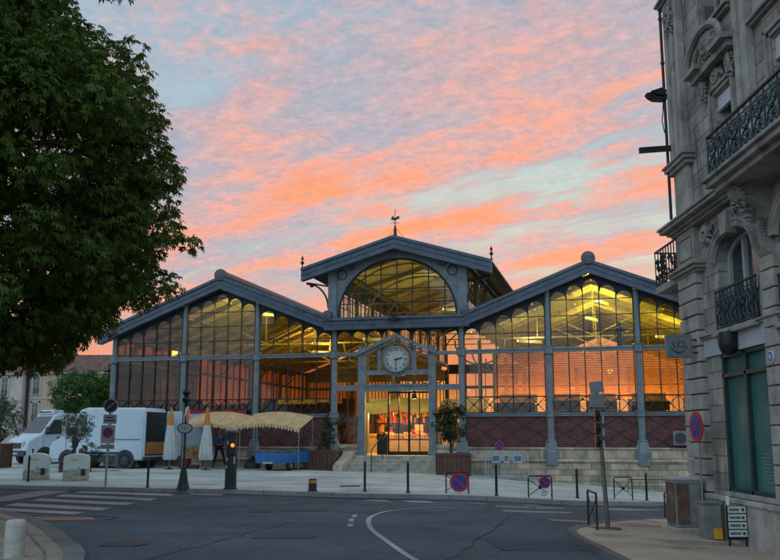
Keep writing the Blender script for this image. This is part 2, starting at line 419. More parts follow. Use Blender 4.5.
M['plinth'] = ashlar('limestone_plinth', (0.47, 0.375, 0.27), (0.16, 0.15, 0.13), 0.95, 0.34, 0.18)
M['plinth_rough'] = ashlar('rough_limestone', (0.41, 0.32, 0.225), (0.12, 0.11, 0.10), 0.75, 0.24, 0.30, grime=((0.10,0.095,0.08), 0.8, 0.6))
M['step'] = mat('worn_stone_steps', (0.37, 0.325, 0.265), 0.85, 0, 0.25, 3, 0.4, 30, grime=((0.14,0.13,0.11), 2, 0.6))
M['glass_up'] = glass('old_upper_glass', (0.84, 0.78, 0.48), 0.06, 0.05, 0.035, (0.09, 0.07, 0.03))
M['glass_brown'] = glass('brown_filmed_glass', (0.52, 0.36, 0.20), 0.06, 0.06, 0.15, (0.070, 0.045, 0.026))
M['glass_low'] = glass('old_lower_glass', (0.84, 0.72, 0.60), 0.10, 0.05, 0.10, (0.12, 0.08, 0.05))
M['glass_clear'] = glass('clear_glass', (0.92, 0.90, 0.86), 0.08, 0.02, 0.03)
M['ceiling'] = mat('cream_ceiling_boards', (0.62, 0.58, 0.36), 0.8, 0, 0.15, 2.0)
M['beam_wood'] = mat('painted_roof_timber', (0.30, 0.28, 0.18), 0.7, 0, 0.2, 4)
M['beam_dark'] = mat('dark_partition', (0.05,0.045,0.04), 0.7, 0, 0.3, 2)
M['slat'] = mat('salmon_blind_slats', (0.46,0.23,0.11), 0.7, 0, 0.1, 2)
M['slate'] = mat('dark_slate_roof', (0.07, 0.075, 0.085), 0.6, 0, 0.25, 3, 0.3, 20)
M['floor_in'] = mat('warm_concrete_floor', (0.38, 0.33, 0.24), 0.5, 0, 0.2, 2, 0.1, 20)
M['white_paint'] = mat('white_paint', (0.72, 0.73, 0.74), 0.4, 0, 0.06, 4)
M['black'] = mat('black_plastic', (0.015, 0.016, 0.018), 0.5, 0, 0.15, 6)
M['wood_brown'] = mat('red_brown_boards', (0.10, 0.045, 0.028), 0.7, 0, 0.3, 6, 0.3, 25, grime=((0.05,0.025,0.02), 3, 0.5))
M['soil'] = mat('soil', (0.04, 0.03, 0.02), 0.95, 0, 0.4, 20)
M['bark'] = mat('bark', (0.06, 0.05, 0.04), 0.9, 0, 0.3, 8, 0.8, 25)

# ------------------------------------------------------------------ terrain
def sstep(a, b, x):
    t = min(1, max(0, (x-a)/(b-a))); return t*t*(3-2*t)
def gz(x, y):
    xs = min(x, 18.0)
    z = -0.085 * (math.log(1 + math.exp(min(40, (xs-2.5)*1.5)))/1.5)
    z += 0.012*max(0.0, min(y, 60.0)-30.0)*sstep(0, -5, x)
    return z
def strip(fn_lo, fn_hi, xs, nv, dz, name, m, skirt=0.0):
    b = MB(); n = nv + 1; vs = []
    for x in xs:
        lo, hi = fn_lo(x), fn_hi(x)
        for j in range(n):
            y = lo + (hi-lo)*j/nv; vs.append((x, y, gz(x, y)+dz))
    b.add(vs, [(i*n+j, (i+1)*n+j, (i+1)*n+j+1, i*n+j+1) for i in range(len(xs)-1) for j in range(nv)])
    return b.build(name, m, kind='structure')
def frange(a, b, st):
    out = []; x = a
    while x < b - 1e-6: out.append(x); x += st
    return out + [b]
def interp(tab):
    def f(x):
        if x <= tab[0][0]: return tab[0][1]
        for (a, ya), (b, yb) in zip(tab, tab[1:]):
            if x <= b: return ya + (yb-ya)*(x-a)/(b-a)
        return tab[-1][1]
    return f
def smooth_path(pts, n=8):
    P = [pts[0]] + list(pts) + [pts[-1]]; out = []
    for i in range(1, len(P)-2):
        p0, p1, p2, p3 = [Vector((p[0], p[1])) for p in P[i-1:i+3]]
        for k in range(n):
            t = k/n
            out.append(0.5*((2*p1)+(p2-p0)*t+(2*p0-5*p1+4*p2-p3)*t*t+(3*p1-p0-3*p2+p3)*t**3))
    out.append(Vector(pts[-1][:2])); return [(p.x, p.y) for p in out]
def ribbon(path, wd, dz, name, m, thick=0.0, kind='structure', closed=False):
    b = MB(); vs = []; n = len(path)
    for i, (x, y) in enumerate(path):
        a = Vector(path[max(i-1, 0)]); c = Vector(path[min(i+1, n-1)]); d = (c-a).normalized(); nn = Vector((-d.y, d.x))
        for s in (-0.5, 0.5):
            q = Vector((x, y)) + nn*wd*s
            z = gz(q.x, q.y)
            vs.append((q.x, q.y, z+dz))
            if thick: vs.append((q.x, q.y, z+dz-thick))
    k = 4 if thick else 2; fs = []
    for i in range(n-1):
        o = i*k; p = o+k
        if thick: fs += [(o, p, p+2, o+2), (o, o+1, p+1, p), (o+2, p+2, p+3, o+3)]
        else: fs += [(o, p, p+1, o+1)]
    b.add(vs, fs); return b.build(name, m, kind=kind)

xs_all = frange(-300, -60, 30) + frange(-60, -20, 4)[1:] + frange(-20, 20, 0.5)[1:] + frange(20, 60, 4)[1:] + frange(60, 300, 30)[1:]
# road: one sheet reaching the horizon
def far_rows():
    ys = frange(-40, 60, 2.0) + [80, 120, 200, 400, 900]
    b = MB(); n = len(ys)
    b.add([(x*3 if abs(x) > 60 else x, y, gz(x, y)-0.004) for x in xs_all for y in ys],
          [(i*n+j, (i+1)*n+j, (i+1)*n+j+1, i*n+j+1) for i in range(len(xs_all)-1) for j in range(n-1)])
    return b.build('road', M['asphalt'], kind='structure')
far_rows()
KERB = [(-60, 47.0), (-30, 36.0), (-20, 31.8), (-12.2, 28.3), (-9, 27.2), (-6.9, 26.4), (-4, 25.6), (-1, 24.1), (1.26, 23.7), (2.8, 23.6), (4.4, 24.0), (6.5, 26.0), (9.6, 29.2), (14, 33.0), (22, 39.5), (40, 54), (60, 70)]
kp = smooth_path(KERB, 6)
kf = interp(kp)
strip(lambda x: kf(x)-0.0, lambda x: 95.0, frange(-60, -20, 4) + frange(-20, 20, 0.5)[1:] + frange(20, 60, 4)[1:], 30, 0.10, 'plaza_pavement', M['plaza'])
ribbon(kp, 0.22, 0.112, 'plaza_kerb', M['kerb'], 0.16)
# right-hand pavement at the corner building
RP = [(3.00, -12), (3.02, 8), (3.02, 12.6), (2.98, 14.2), (3.05, 15.4), (3.35, 16.3), (4.0, 17.6), (5.0, 19.1), (6.2, 20.5), (8, 21.6), (12, 23.5), (20, 27.5), (40, 40)]
rp = smooth_path(RP, 6)
rtop = interp([(p[0], p[1]) for p in rp if p[1] > 15.3 and p[0] > 3.04])
strip(lambda x: -12.0, lambda x: rtop(x), [3.04, 3.2, 3.35, 3.6] + frange(4, 20, 0.5) + frange(20, 40, 4)[1:], 40, 0.10, 'corner_pavement', M['pave'])
ribbon(rp, 0.14, 0.108, 'corner_kerb', M['kerb_dark'], 0.16)
# left-hand pavement
LP = [(-40, 24), (-20, 21.0), (-12, 19.8), (-9, 19.1), (-7.9, 18.5), (-7.2, 17.7), (-6.4, 16.5), (-5.6, 15.1), (-4.85, 13.6), (-4.1, 12.0), (-3.6, 10.0), (-3.35, 7.0), (-3.3, -12)]
lp = smooth_path(LP, 6)
ltop = interp([(p[0], p[1]) for p in lp if p[0] < -3.34 and p[1] > 6.9])
strip(lambda x: -12.0, lambda x: ltop(x), frange(-40, -12, 4) + frange(-12, -3.5, 0.25)[1:] + [-3.36], 30, 0.10, 'near_pavement', M['pave_left'])
ribbon(lp, 0.26, 0.112, 'near_kerb', M['kerb_dark'], 0.16)
ribbon([(x-0.26, y-0.33) for x, y in lp if y > 5], 0.04, 0.105, 'pavement_joint', M['kerb_dark'])

# painted markings
def poly_mark(quads, name, m, dz=0.004):
    b = MB()
    for q in quads:
        b.add([(x, y, gz(x, y)+dz) for x, y in q], [tuple(range(len(q)))])
    return b.build(name, m, kind='structure')
poly_mark([[(-10.4,28.0),(-9.4,27.5),(-9.5,22.6),(-10.4,23.1)]], 'crossing_edge_line', M['marking_faint'])
poly_mark([
 [(-9.1,26.9),(-6.0,25.5),(-6.0,24.8),(-9.0,26.1)], [(-9.1,25.4),(-6.0,23.75),(-6.0,22.9),(-9.0,24.5)],
 [(-9.05,23.75),(-6.16,22.15),(-6.17,21.4),(-9.0,22.9)], [(-9.02,22.15),(-6.28,20.65),(-6.28,19.9),(-9.0,21.35)],
 [(-8.9,20.7),(-6.52,19.5),(-6.53,18.95),(-8.6,19.95)], [(-5.6,25.9),(-4.6,25.35),(-4.6,24.9),(-5.6,25.4)]], 'zebra_crossing', M['marking'], 0.005)
poly_mark([[(-7.15,18.5),(-6.3,18.45),(-5.94,18.3),(-5.69,17.76),(-6.5,17.55),(-6.9,17.86)]], 'worn_road_patch', M['rust_mark'], 0.006)
ribbon([(-7.9,18.72),(-7.2,18.72),(-6.7,18.62),(-6.2,18.66),(-5.8,18.5),(-5.5,18.4),(-5.55,18.0),(-5.4,17.8)], 0.10, 0.010, 'road_crack', M['black'])
ribbon(smooth_path([(2.16,21.02),(1.13,20.76),(0.45,20.42),(0.0,19.88),(-0.25,19.12),(-0.40,18.2),(-0.40,17.16),(-0.33,16.08),(-0.22,15.28),(-0.06,14.28),(0.09,13.4),(0.24,12.54),(0.42,11.6),(0.8,9.0)], 5), 0.095, 0.005, 'white_curved_line', M['marking'])
poly_mark([[(-0.78,17.0),(-0.68,17.0),(-0.66,16.4),(-0.76,16.4)],[(-0.80,18.0),(-0.70,18.0),(-0.69,17.4),(-0.79,17.4)],[(-0.75,18.9),(-0.66,18.9),(-0.68,18.35),(-0.78,18.35)]], 'line_dashes', M['marking'], 0.005)
poly_mark([[(-0.7,23.3),(-0.13,23.3),(0.05,22.5),(-0.6,22.8)], [(0.25,23.1),(0.88,22.95),(1.16,22.2),(0.44,22.4)],
 [(2.49,21.9),(4.27,22.75),(4.3,22.3),(2.5,21.4)], [(1.94,22.5),(3.79,23.05),(3.84,22.8),(1.94,22.2)],
 [(2.47,20.6),(4.21,21.4),(4.19,20.95),(2.5,20.1)],
 [(3.25,18.86),(4.12,19.12),(4.03,18.6),(3.23,18.4)], [(3.62,17.98),(4.1,18.0),(4.0,17.55),(3.61,17.48)],
 [(5.5,23.9),(7.4,25.5),(7.5,25.1),(5.6,23.4)]], 'faded_crossing', M['marking_faint'], 0.004)
poly_mark([[(-3.85,14.0),(-3.6,14.2),(-3.45,14.2)]], 'dropped_mark', M['marking_faint'], 0.004) if False else None
poly_mark([[(1.6,13.2),(3.0,13.6),(2.9,15.0),(1.5,14.5)],[(-3.0,19.5),(-1.3,19.8),(-1.4,20.7),(-3.1,20.4)],[(-2.2,14.6),(-1.2,14.7),(-1.25,15.4),(-2.25,15.3)]], 'asphalt_repair', M['asphalt_new'], 0.0035)
random.seed(31)
for k, (x0, y0, x1, y1) in enumerate([(-3.2,12.0,-1.9,17.2),(0.8,12.2,2.6,19.4),(-4.6,20.6,-0.9,22.6),(-2.6,17.4,1.2,16.2)]):
    n_ = 16; pth = []
    for q in range(n_+1):
        f = q/n_; pth.append((x0+(x1-x0)*f+random.uniform(-0.07,0.07), y0+(y1-y0)*f+random.uniform(-0.07,0.07)))
    ribbon(pth, 0.022, 0.0065, 'tar_seam', M['tar'])
gut = [(x, y-0.26) for x, y in kp if -16 < x < 12]
ribbon(gut, 0.30, 0.0055, 'gutter_dirt', M['gutter'])
dg_ = MB(); dg_.box(-0.3,0.3,-0.22,0.22,-0.02,0.008)
for k in range(7): dg_.box(-0.26+k*0.08,-0.22+k*0.08,-0.18,0.18,0.006,0.016)
tag(dg_.build('drain_grate', M['iron_dark']), 'dark rectangular drain cover set in the plaza paving', 'drain cover').location = (-1.2, 27.6, gz(-1.2,27.6)+0.105)
mh = MB(); mh.lathe((0,0,0), [(0.36,0.0),(0.36,0.014),(0.33,0.016),(0.33,0.010),(0.02,0.012)], 28)
for k in range(-3, 4):
    mh.box(-0.28, 0.28, k*0.085-0.02, k*0.085+0.02, 0.008, 0.018)
tag(mh.build('manhole_cover', mat('worn_iron', (0.085,0.08,0.075), 0.55, 0.6, 0.3, 8)), 'round iron manhole cover in the near roadway', 'manhole cover').location = (-4.0, 13.9, gz(-4,13.9)-0.002)

# ================================================================== market hall
TH = math.atan(890.0/math.cos(R(9.94))/3600)
HX, HY = 0.306, 39.5
def hw(t, d, z=0.0):
    return (HX + t*math.cos(TH) + d*math.sin(TH), HY - t*math.sin(TH) + d*math.cos(TH), z)
hall = thing('market_hall', 'iron and glass covered market hall with two gabled wings and a raised clock nave', 'market hall', (HX, HY, 0), -TH)
D = 28.0                                   # depth of the hall
TX = [-14.0, -10.33, -6.65, -2.9, 2.9, 6.65, 10.33, 14.0]
def wing_z(t):                             # underside of the wing roofs at the facade
    a = abs(t); return 8.42 - abs(a-8.45)*0.392
# --- stone plinth with ledge courses
for (a, b) in ((-14.2, -2.3), (2.3, 14.2)):
    p = MB(); p.box(a, b, -0.10, 0.25, 0.62, 1.08); p.build('plinth_band', M['plinth'], hall)
    p = MB(); p.box(a-0.02, b+0.02, -0.20, 0.25, -1.4, 0.56); p.build('plinth_base', M['plinth_rough'], hall)
    p = MB(); p.box(a-0.04, b+0.04, -0.26, 0.25, 0.56, 0.63); p.build('plinth_ledge', M['plinth'], hall, bevel=0.015)
    p = MB(); p.box(a, b, -0.15, 0.22, 1.08, 1.13); p.build('plinth_cap', M['plinth'], hall)
# --- iron columns with pedestals and capitals
def column(t):
    c = MB()
    c.cyl((t,0,1.35),(t,0,5.05), 0.155, 0.135, 14)
    zt = wing_z(t) if abs(t) > 3 else 6.3
    c.cyl((t,0,5.3),(t,0,min(zt, 8.0)-0.02), 0.12, 0.11, 12)
    o = c.build('column', M['iron_blue'], hall, smooth=True)
    q = MB(); q.lathe((t,0,0), [(0.36,0.42),(0.36,0.95),(0.33,1.0),(0.25,1.28),(0.22,1.36),(0.24,1.40),(0.17,1.46)], 4 if False else 8)
    q.build('pedestal', M['iron_blue'], o)
    for zz, h, nm in ((2.36, 0.28, 'collar'), (5.02, 0.38, 'capital')):
        q = MB(); q.lathe((t,0,zz), [(0.17,0),(0.21,0.04),(0.21,h-0.06),(0.24,h-0.03),(0.18,h)], 12)
        q.build(nm, M['iron_blue'], o)
for t in TX: column(t)
# --- rails
for i in list(range(0,3)) + list(range(4,7)):
    a, b = TX[i]+0.2, TX[i+1]-0.2
    r = MB(); r.box(a, b, -0.09, 0.09, 5.12, 5.27); r.box(a, b, -0.12, 0.0, 5.24, 5.30); r.build('transom_rail', M['iron_blue'], hall)
    r = MB(); r.box(a, b, -0.09, 0.09, 2.42, 2.54); r.box(a, b, -0.13, 0.0, 2.52, 2.57); r.build('sill_rail', M['iron_blue'], hall)
    r = MB(); r.box(a-0.05, b+0.05, -0.02, 0.12, 1.13, 2.42); r.build('brick_panel', M['brickdia'], hall)
def arc(cx, cz, r, y, n=8, a0=0, a1=180):
    return [(cx + r*math.cos(R(a0+(a1-a0)*k/n)), y, cz + r*math.sin(R(a0+(a1-a0)*k/n))) for k in range(n+1)]
def lower_window(a, b, z0, z1, glassm, n=5, brace=True, y=0.0, name='lower_window'):
    f = MB(); w_ = (b-a)/n
    for k in range(n+1):
        x = a + w_*k; f.box(x-0.022, x+0.022, y-0.03, y+0.03, z0, z1)
    if brace:
        f.box(a, b, y-0.03, y+0.03, z0+0.66, z0+0.71); f.box(a, b, y-0.03, y+0.03, z0, z0+0.04)
        for k in range(n):
            x0, x1 = a+w_*k+0.02, a+w_*(k+1)-0.02
            f.bar((x0,y-0.012,z0+0.04),(x1,y-0.012,z0+0.66), 0.03, 0.03); f.bar((x0,y+0.014,z0+0.66),(x1,y+0.014,z0+0.04), 0.03, 0.03)
            f.lathe(((x0+x1)/2, y-0.03, z0+0.35), [(0.05,-0.01),(0.05,0.02)], 8, axis='y')
    o = f.build(name, M['iron_dark'], hall)
    g = MB(); g.quad((a,y+0.04,z0),(b,y+0.04,z0),(b,y+0.04,z1),(a,y+0.04,z1)); g.build('panes', glassm, o)
    return o
def upper_window(a, b, z0, glassm, n=5, y=0.0, zf=wing_z, name='gable_window', levels=(0.68, 1.36, 2.04, 2.72)):
    f = MB(); w_ = (b-a)/n; g = MB()
    for k in range(n+1):
        x = a+w_*k; f.box(x-0.02, x+0.02, y-0.03, y+0.03, z0, zf(x)-0.02)
    for k in range(n):
        x0, x1 = a+w_*k, a+w_*(k+1); zt = min(zf(x0), zf(x1)) - 0.05; r = w_/2
        zs = zt - r*0.98
        if zs > z0+0.3: f.tube(arc((x0+x1)/2, zs, r-0.01, y), 0.022, 5)
        for lv in levels:
            if z0+lv < zs+0.25: f.box(x0, x1, y-0.022, y+0.022, z0+lv-0.016, z0+lv+0.016)
        # glass column, and iron spandrels between arch and slope
        g.quad((x0,y+0.04,z0),(x1,y+0.04,z0),(x1,y+0.04,zf(x1)),(x0,y+0.04,zf(x0)))
        A = arc((x0+x1)/2, zs, r, y, 8)
        if zs > z0+0.3:
            L = [(p[0], p[2]) for p in A]
            f.prism([(x1, zs)] + [(x1, zf(x1))] + [((x0+x1)/2, zf((x0+x1)/2))] + L[4::-1][::1][0:5][0:0] + [L[4]] + L[3:0:-1], y-0.004, y+0.01)
            f.prism([(x0, zs)] + L[7:4:-1] + [L[4]] + [((x0+x1)/2, zf((x0+x1)/2))] + [(x0, zf(x0))], y-0.004, y+0.01)
    o = f.build(name, M['iron_dark'], hall)
    g.build('panes', glassm, o)
    return o
for i in range(0, 3):
    lower_window(TX[i]+0.17, TX[i+1]-0.17, 2.57, 5.12, M['glass_brown'] if i < 2 else M['glass_brown'])
    upper_window(TX[i]+0.13, TX[i+1]-0.13, 5.30, M['glass_up'] if i else M['glass_brown'])
for i in range(4, 7):
    lower_window(TX[i]+0.17, TX[i+1]-0.17, 2.57, 5.12, M['glass_low'])
    upper_window(TX[i]+0.13, TX[i+1]-0.13, 5.30, M['glass_up'])
# --- wing gables: moulded zinc barge boards that follow the slopes, roofs behind
def slope_band(pts, thick, y0, y1, name, m, mould=True):
    o = None
    for (x0, z0), (x1, z1) in zip(pts, pts[1:]):
        b = MB(); b.prism([(x0, z0), (x1, z1), (x1, z1-thick), (x0, z0-thick)], y0, y1)
        if mould:
            b.prism([(x0, z0+0.03), (x1, z1+0.03), (x1, z1-0.10), (x0, z0-0.10)], y0-0.07, y0+0.02)
            b.prism([(x0, z0-thick*0.5), (x1, z1-thick*0.5), (x1, z1-thick*0.5-0.05), (x0, z0-thick*0.5-0.05)], y0-0.035, y0+0.02)
            b.prism([(x0, z0-thick+0.07), (x1, z1-thick+0.07), (x1, z1-thick-0.01), (x0, z0-thick-0.01)], y0-0.03, y0+0.02)
        b.build(name, m, hall)
def fac_scale(z, d): return 1.6 + (z-1.6)*(39.5+d)/39.5
for s in (-1, 1):
    ap = 8.97; sl = 0.392
    pts = [(s*3.05, ap-5.40*sl), (s*8.45, ap), (s*14.75, ap-6.30*sl)]
    if s < 0: pts = pts[::-1]
    slope_band(pts, 0.55, -0.38, 0.06, 'barge_board', M['zinc'])
    # lining under the overhang
    # roof slopes of the wing
    rp_ = [(s*3.0, ap-5.45*sl-0.02), (s*8.45, ap-0.02), (s*14.9, ap-6.45*sl-0.02)]
    if s < 0: rp_ = rp_[::-1]
    for (x0, z0), (x1, z1) in zip(rp_, rp_[1:]):
        b = MB(); b.prism([(x0,z0),(x1,z1),(x1,z1-0.08),(x0,z0-0.08)], -0.30, D+0.4); b.build('roof', M['slate'], hall)
        b = MB(); b.prism([(x0,z0-0.085),(x1,z1-0.085),(x1,z1-0.12),(x0,z0-0.12)], 0.10, D-0.1); b.build('ceiling', M['ceiling'], hall)
    # ridge and valley rolls
    b = MB(); b.lathe((s*8.45, 0, ap+0.08), [(0.04,-0.50),(0.27,-0.47),(0.30,-0.40),(0.30,-0.30),(0.25,-0.28),(0.25,D)], 18, axis='y')
    b.build('ridge_roll', M['knob'], hall, smooth=True)
    b = MB(); b.lathe((s*3.15, 0, 6.98), [(0.04,-0.50),(0.20,-0.47),(0.22,-0.40),(0.22,-0.20),(0.14,-0.18),(0.14,1.2)], 16, axis='y')
    b.build('valley_roll', M['knob'], hall, smooth=True)
    # rafters and purlins seen through the glass
    b = MB()
    y = 1.8
    while y < D-0.5:
        for (x0, z0), (x1, z1) in zip(rp_, rp_[1:]):
            b.bar((x0, y, z0-0.26), (x1, y, z1-0.26), 0.11, 0.26)
        y += 1.75
    b.build('rafters', M['beam_wood'], hall)
    b = MB()
    for f_ in (0.18, 0.5, 0.82):
        for (x0, z0), (x1, z1) in zip(rp_, rp_[1:]):
            b.bar((x0+(x1-x0)*f_, 0.2, z0+(z1-z0)*f_-0.19), (x0+(x1-x0)*f_, D-0.2, z0+(z1-z0)*f_-0.19), 0.10, 0.10)
    b.build('purlins', M['beam_wood'], hall)
    # trusses: tie rods, king rod, struts
    for y in (5.5, 11.0, 16.5, 22.0):
        b = MB()
        b.bar((s*3.0, y, 6.35), (s*14, y, 6.35), 0.06, 0.08)
        b.bar((s*8.45, y, 6.35), (s*8.45, y, 8.6), 0.05, 0.05)
        for q in (-2.7, 2.7): b.bar((s*8.45, y, 6.4), (s*8.45+q, y, 7.65), 0.06, 0.06); b.bar((s*8.45+q, y, 6.4), (s*8.45+q, y, 7.6), 0.04, 0.04)
        b.build('truss', M['beam_wood'], hall)
        for tt in (2.9, 14.0):
            c = MB(); c.cyl((s*tt, y, 0.76), (s*tt, y, 6.3), 0.12, 0.10, 10)
            for q in (-1, 1):
                if tt > 3 and q*s > 0: continue
                c.tube([(s*tt+q*(0.05+1.2*math.sin(R(a))), y, 6.3-1.2*math.cos(R(a))+0.0) for a in range(0, 91, 15)], 0.045, 5)
            c.build('inner_column', M['iron_blue'], hall, smooth=True)
# --- central beam between the wings with small crest
b = MB(); b.box(-3.3, 3.3, -0.36, 0.08, 6.30, 6.80); b.box(-3.3, 3.3, -0.44, -0.34, 6.72, 6.84); b.box(-3.3, 3.3, -0.40, -0.34, 6.30, 6.38); b.box(-3.3, 3.3, -0.385, -0.34, 6.52, 6.57)
b.build('central_beam', M['zinc'], hall)
b = MB()
for k in (-3,-2,-1,0,1,2,3): b.tube([(k*0.07-0.04*(k>0)+0.02, -0.42, 6.78+0.04*(3-abs(k))), (k*0.11, -0.45, 6.70), (k*0.07, -0.42, 6.58+0.02*abs(k))], 0.022, 5)
b.sphere((0,-0.43,6.78), 0.06, 6); b.build('beam_crest', M['iron_dark'], hall)
# --- arcade of small arches under the central beam (8 panes)
upper_window(-2.78, 2.78, 5.30, M['glass_up'], 8, zf=lambda t: 6.32, name='arcade_window', levels=())
b = MB(); b.box(-2.78, -1.72, -0.09, 0.09, 5.12, 5.27); b.build('transom_rail', M['iron_blue'], hall)
b = MB(); b.box(1.72, 2.78, -0.09, 0.09, 5.12, 5.27); b.build('transom_rail', M['iron_blue'], hall)
# --- raised nave (lantern)
LW = 3.0; LE = 4.35; LAP = 10.43
def nave_z(t): return LAP - abs(t)*0.30
slope_band([(-LE, nave_z(LE)), (0, LAP), (LE, nave_z(LE))], 0.56, -0.62, -0.30, 'nave_barge_board', M['zinc'])
for s in (-1, 1):
    b = MB(); xs_ = sorted((0, s*(LE+0.05)))
    P = [(x, nave_z(abs(x))-0.02) for x in xs_]
    b.prism([P[0], P[1], (P[1][0], P[1][1]-0.09), (P[0][0], P[0][1]-0.09)], -0.30, D+0.3); b.build('nave_roof', M['slate'] if s < 0 else M['slate'], hall)
    b = MB(); Q = [(x, nave_z(abs(x))-0.02) for x in sorted((0, s*(LW-0.05)))]; b.prism([(Q[0][0], Q[0][1]-0.10), (Q[1][0], Q[1][1]-0.10), (Q[1][0], Q[1][1]-0.15), (Q[0][0], Q[0][1]-0.15)], -0.02, D); b.build('nave_ceiling', M['ceiling'], hall)
    # front posts
    b = MB(); b.box(s*LW-0.20, s*LW+0.20, -0.14, 0.14, 6.84, nave_z(LW)-0.45); b.box(s*LW-0.24, s*LW+0.24, -0.17, 0.14, 6.84, 7.05)
    b.build('nave_post', M['iron_blue'], hall)
    # curved bracket below the eaves
    b = MB(); b.tube([(s*(LW+0.2+1.05*(1-math.cos(R(a)))), -0.1, 7.35+1.15*math.sin(R(a))) for a in range(0, 91, 10)], 0.045, 6)
    b.tube([(s*(LW+0.2), -0.1, 8.35), (s*(LE-0.1), -0.1, 8.55)], 0.04, 5)
    b.lathe((s*(LE-0.35), -0.1, 8.42), [(0.10,-0.03),(0.10,0.03)], 10, axis='y')
    b.build('eaves_bracket', M['iron_dark'], hall)
    # glazed clerestory side
    b = MB(); zt = nave_z(LW)-0.35
    b.box(s*LW-0.06, s*LW+0.06, 0.14, D, 6.80, 7.0); b.box(s*LW-0.06, s*LW+0.06, 0.14, D, zt-0.12, zt+0.1)
    y = 0.9
    k = 0
    while y < D:
        wd = 0.10 if k % 4 == 0 else 0.03
        b.box(s*LW-wd, s*LW+wd, y-wd/2, y+wd/2, 7.0, zt-0.12); y += 0.75; k += 1
    for zz in (7.55, 8.1): b.box(s*LW-0.02, s*LW+0.02, 0.14, D, zz-0.015, zz+0.015)
    o = b.build('clerestory', M['iron_blue'], hall)
    g = MB(); g.quad((s*LW+0.03,0.14,7.0),(s*LW+0.03,D,7.0),(s*LW+0.03,D,zt-0.12),(s*LW+0.03,0.14,zt-0.12)); g.build('panes', M['glass_clear'], o)
    # corner finial
    b = MB(); b.lathe((s*(LE+0.0), -0.45, nave_z(LE)), [(0.07,0),(0.05,0.06),(0.03,0.12),(0.03,0.22),(0.085,0.28),(0.085,0.33),(0.03,0.38),(0.03,0.44),(0.07,0.50),(0.03,0.58),(0.008,0.64)], 10)
    b.build('finial', M['iron_dark'], hall, smooth=True)
# front of the nave: iron tympanum with a wide fanlight
RX, RZ, ZB = 2.72, 2.62, 6.86
def ell(t): return ZB + RZ*math.sqrt(max(0.0, 1-(t/RX)**2)) if abs(t) < RX else ZB
b = MB(); n = 48; 
for k in range(n):
    x0 = -RX-0.12+(2*RX+0.24)*k/n; x1 = -RX-0.12+(2*RX+0.24)*(k+1)/n
    b.prism([(x0, ell(x0)), (x1, ell(x1)), (x1, nave_z(x1)-0.3), (x0, nave_z(x0)-0.3)], -0.05, 0.04)
b.build('tympanum', M['iron_blue'], hall)
b = MB(); b.tube([(RX*math.cos(R(a)), -0.06, ZB+RZ*math.sin(R(a))) for a in range(0, 181, 5)], 0.05, 6)
for s in (-1, 1):   # ring ornaments in the spandrels
    b.tube([(s*2.55+0.22*math.cos(R(a)), -0.07, 9.0-0.15+0.22*math.sin(R(a))) for a in range(0, 361, 30)], 0.022, 5)
    b.tube([(s*2.1+0.0+0.13*math.cos(R(a)), -0.07, 9.2+0.13*math.sin(R(a))) for a in range(0, 361, 30)], 0.018, 5)
b.build('arch_ring', M['iron_dark'], hall, smooth=True)
f = MB()
for k in range(-3, 4):
    x = k*0.73
    f.box(x-0.02, x+0.02, -0.03, 0.03, ZB, ell(x))
for zz in (7.50, 8.12, 8.78):
    h = RX*math.sqrt(1-((zz-ZB)/RZ)**2); f.box(-h, h, -0.028, 0.028, zz-0.018, zz+0.018)
o = f.build('fanlight', M['iron_dark'], hall)
g = MB(); n = 32
for k in range(n):
    x0 = -RX+2*RX*k/n; x1 = -RX+2*RX*(k+1)/n
    g.add([(x0,0.045,ZB),(x1,0.045,ZB),(x1,0.045,ell(x1)),(x0,0.045,ell(x0))], [(0,1,2,3)])
g.build('panes', M['glass_clear'], o)
# inside the nave: truss arcs, purlins, rooflight louvres
b = MB()
y = 2.2
while y < D:
    for s in (-1, 1):
        b.bar((0, y, LAP-0.28), (s*LW, y, nave_z(LW)-0.28), 0.09, 0.2)
        b.tube([(s*LW*math.sin(R(a)), y, 7.6+2.1*math.cos(R(a))) for a in range(0, 91, 15)], 0.05, 5)
    b.bar((-LW, y, 8.35), (LW, y, 8.35), 0.05, 0.06)
    y += 3.6
b.build('nave_truss', M['beam_wood'], hall)
# weathervane on the nave apex
vb = MB(); vb.cyl((0,-0.3,LAP), (0,-0.3,LAP+0.42), 0.085, 0.055, 10); vb.cyl((0,-0.3,LAP+0.42), (0,-0.3,LAP+1.32), 0.02, 0.012, 6); vb.sphere((0,-0.3,LAP+0.48), 0.055, 6)
vb.bar((-0.22,-0.3,LAP+0.66),(0.22,-0.3,LAP+0.66), 0.015, 0.015); vb.bar((0,-0.52,LAP+0.66),(0,-0.08,LAP+0.66), 0.015, 0.015)
for s in (-1, 1): vb.tube([(s*0.42,-0.3,LAP-0.08),(s*0.03,-0.3,LAP+0.42)], 0.008, 4)
vo = vb.build('weathervane', M['iron_dark'], hall)
ck = MB(); ck.prism([(-0.17,0.98),(-0.06,0.97),(0.0,0.94),(0.07,0.98),(0.13,1.03),(0.19,1.0),(0.20,1.08),(0.17,1.14),(0.10,1.13),(0.05,1.07),(-0.03,1.06),(-0.08,1.12),(-0.12,1.17),(-0.15,1.16),(-0.13,1.10),(-0.19,1.07)][::1], -0.32, -0.28)
for v in range(len(ck.v)): ck.v[v] = (ck.v[v][0], ck.v[v][1], ck.v[v][2]+LAP-0.17)
ck.build('cockerel', M['iron_dark'], vo)
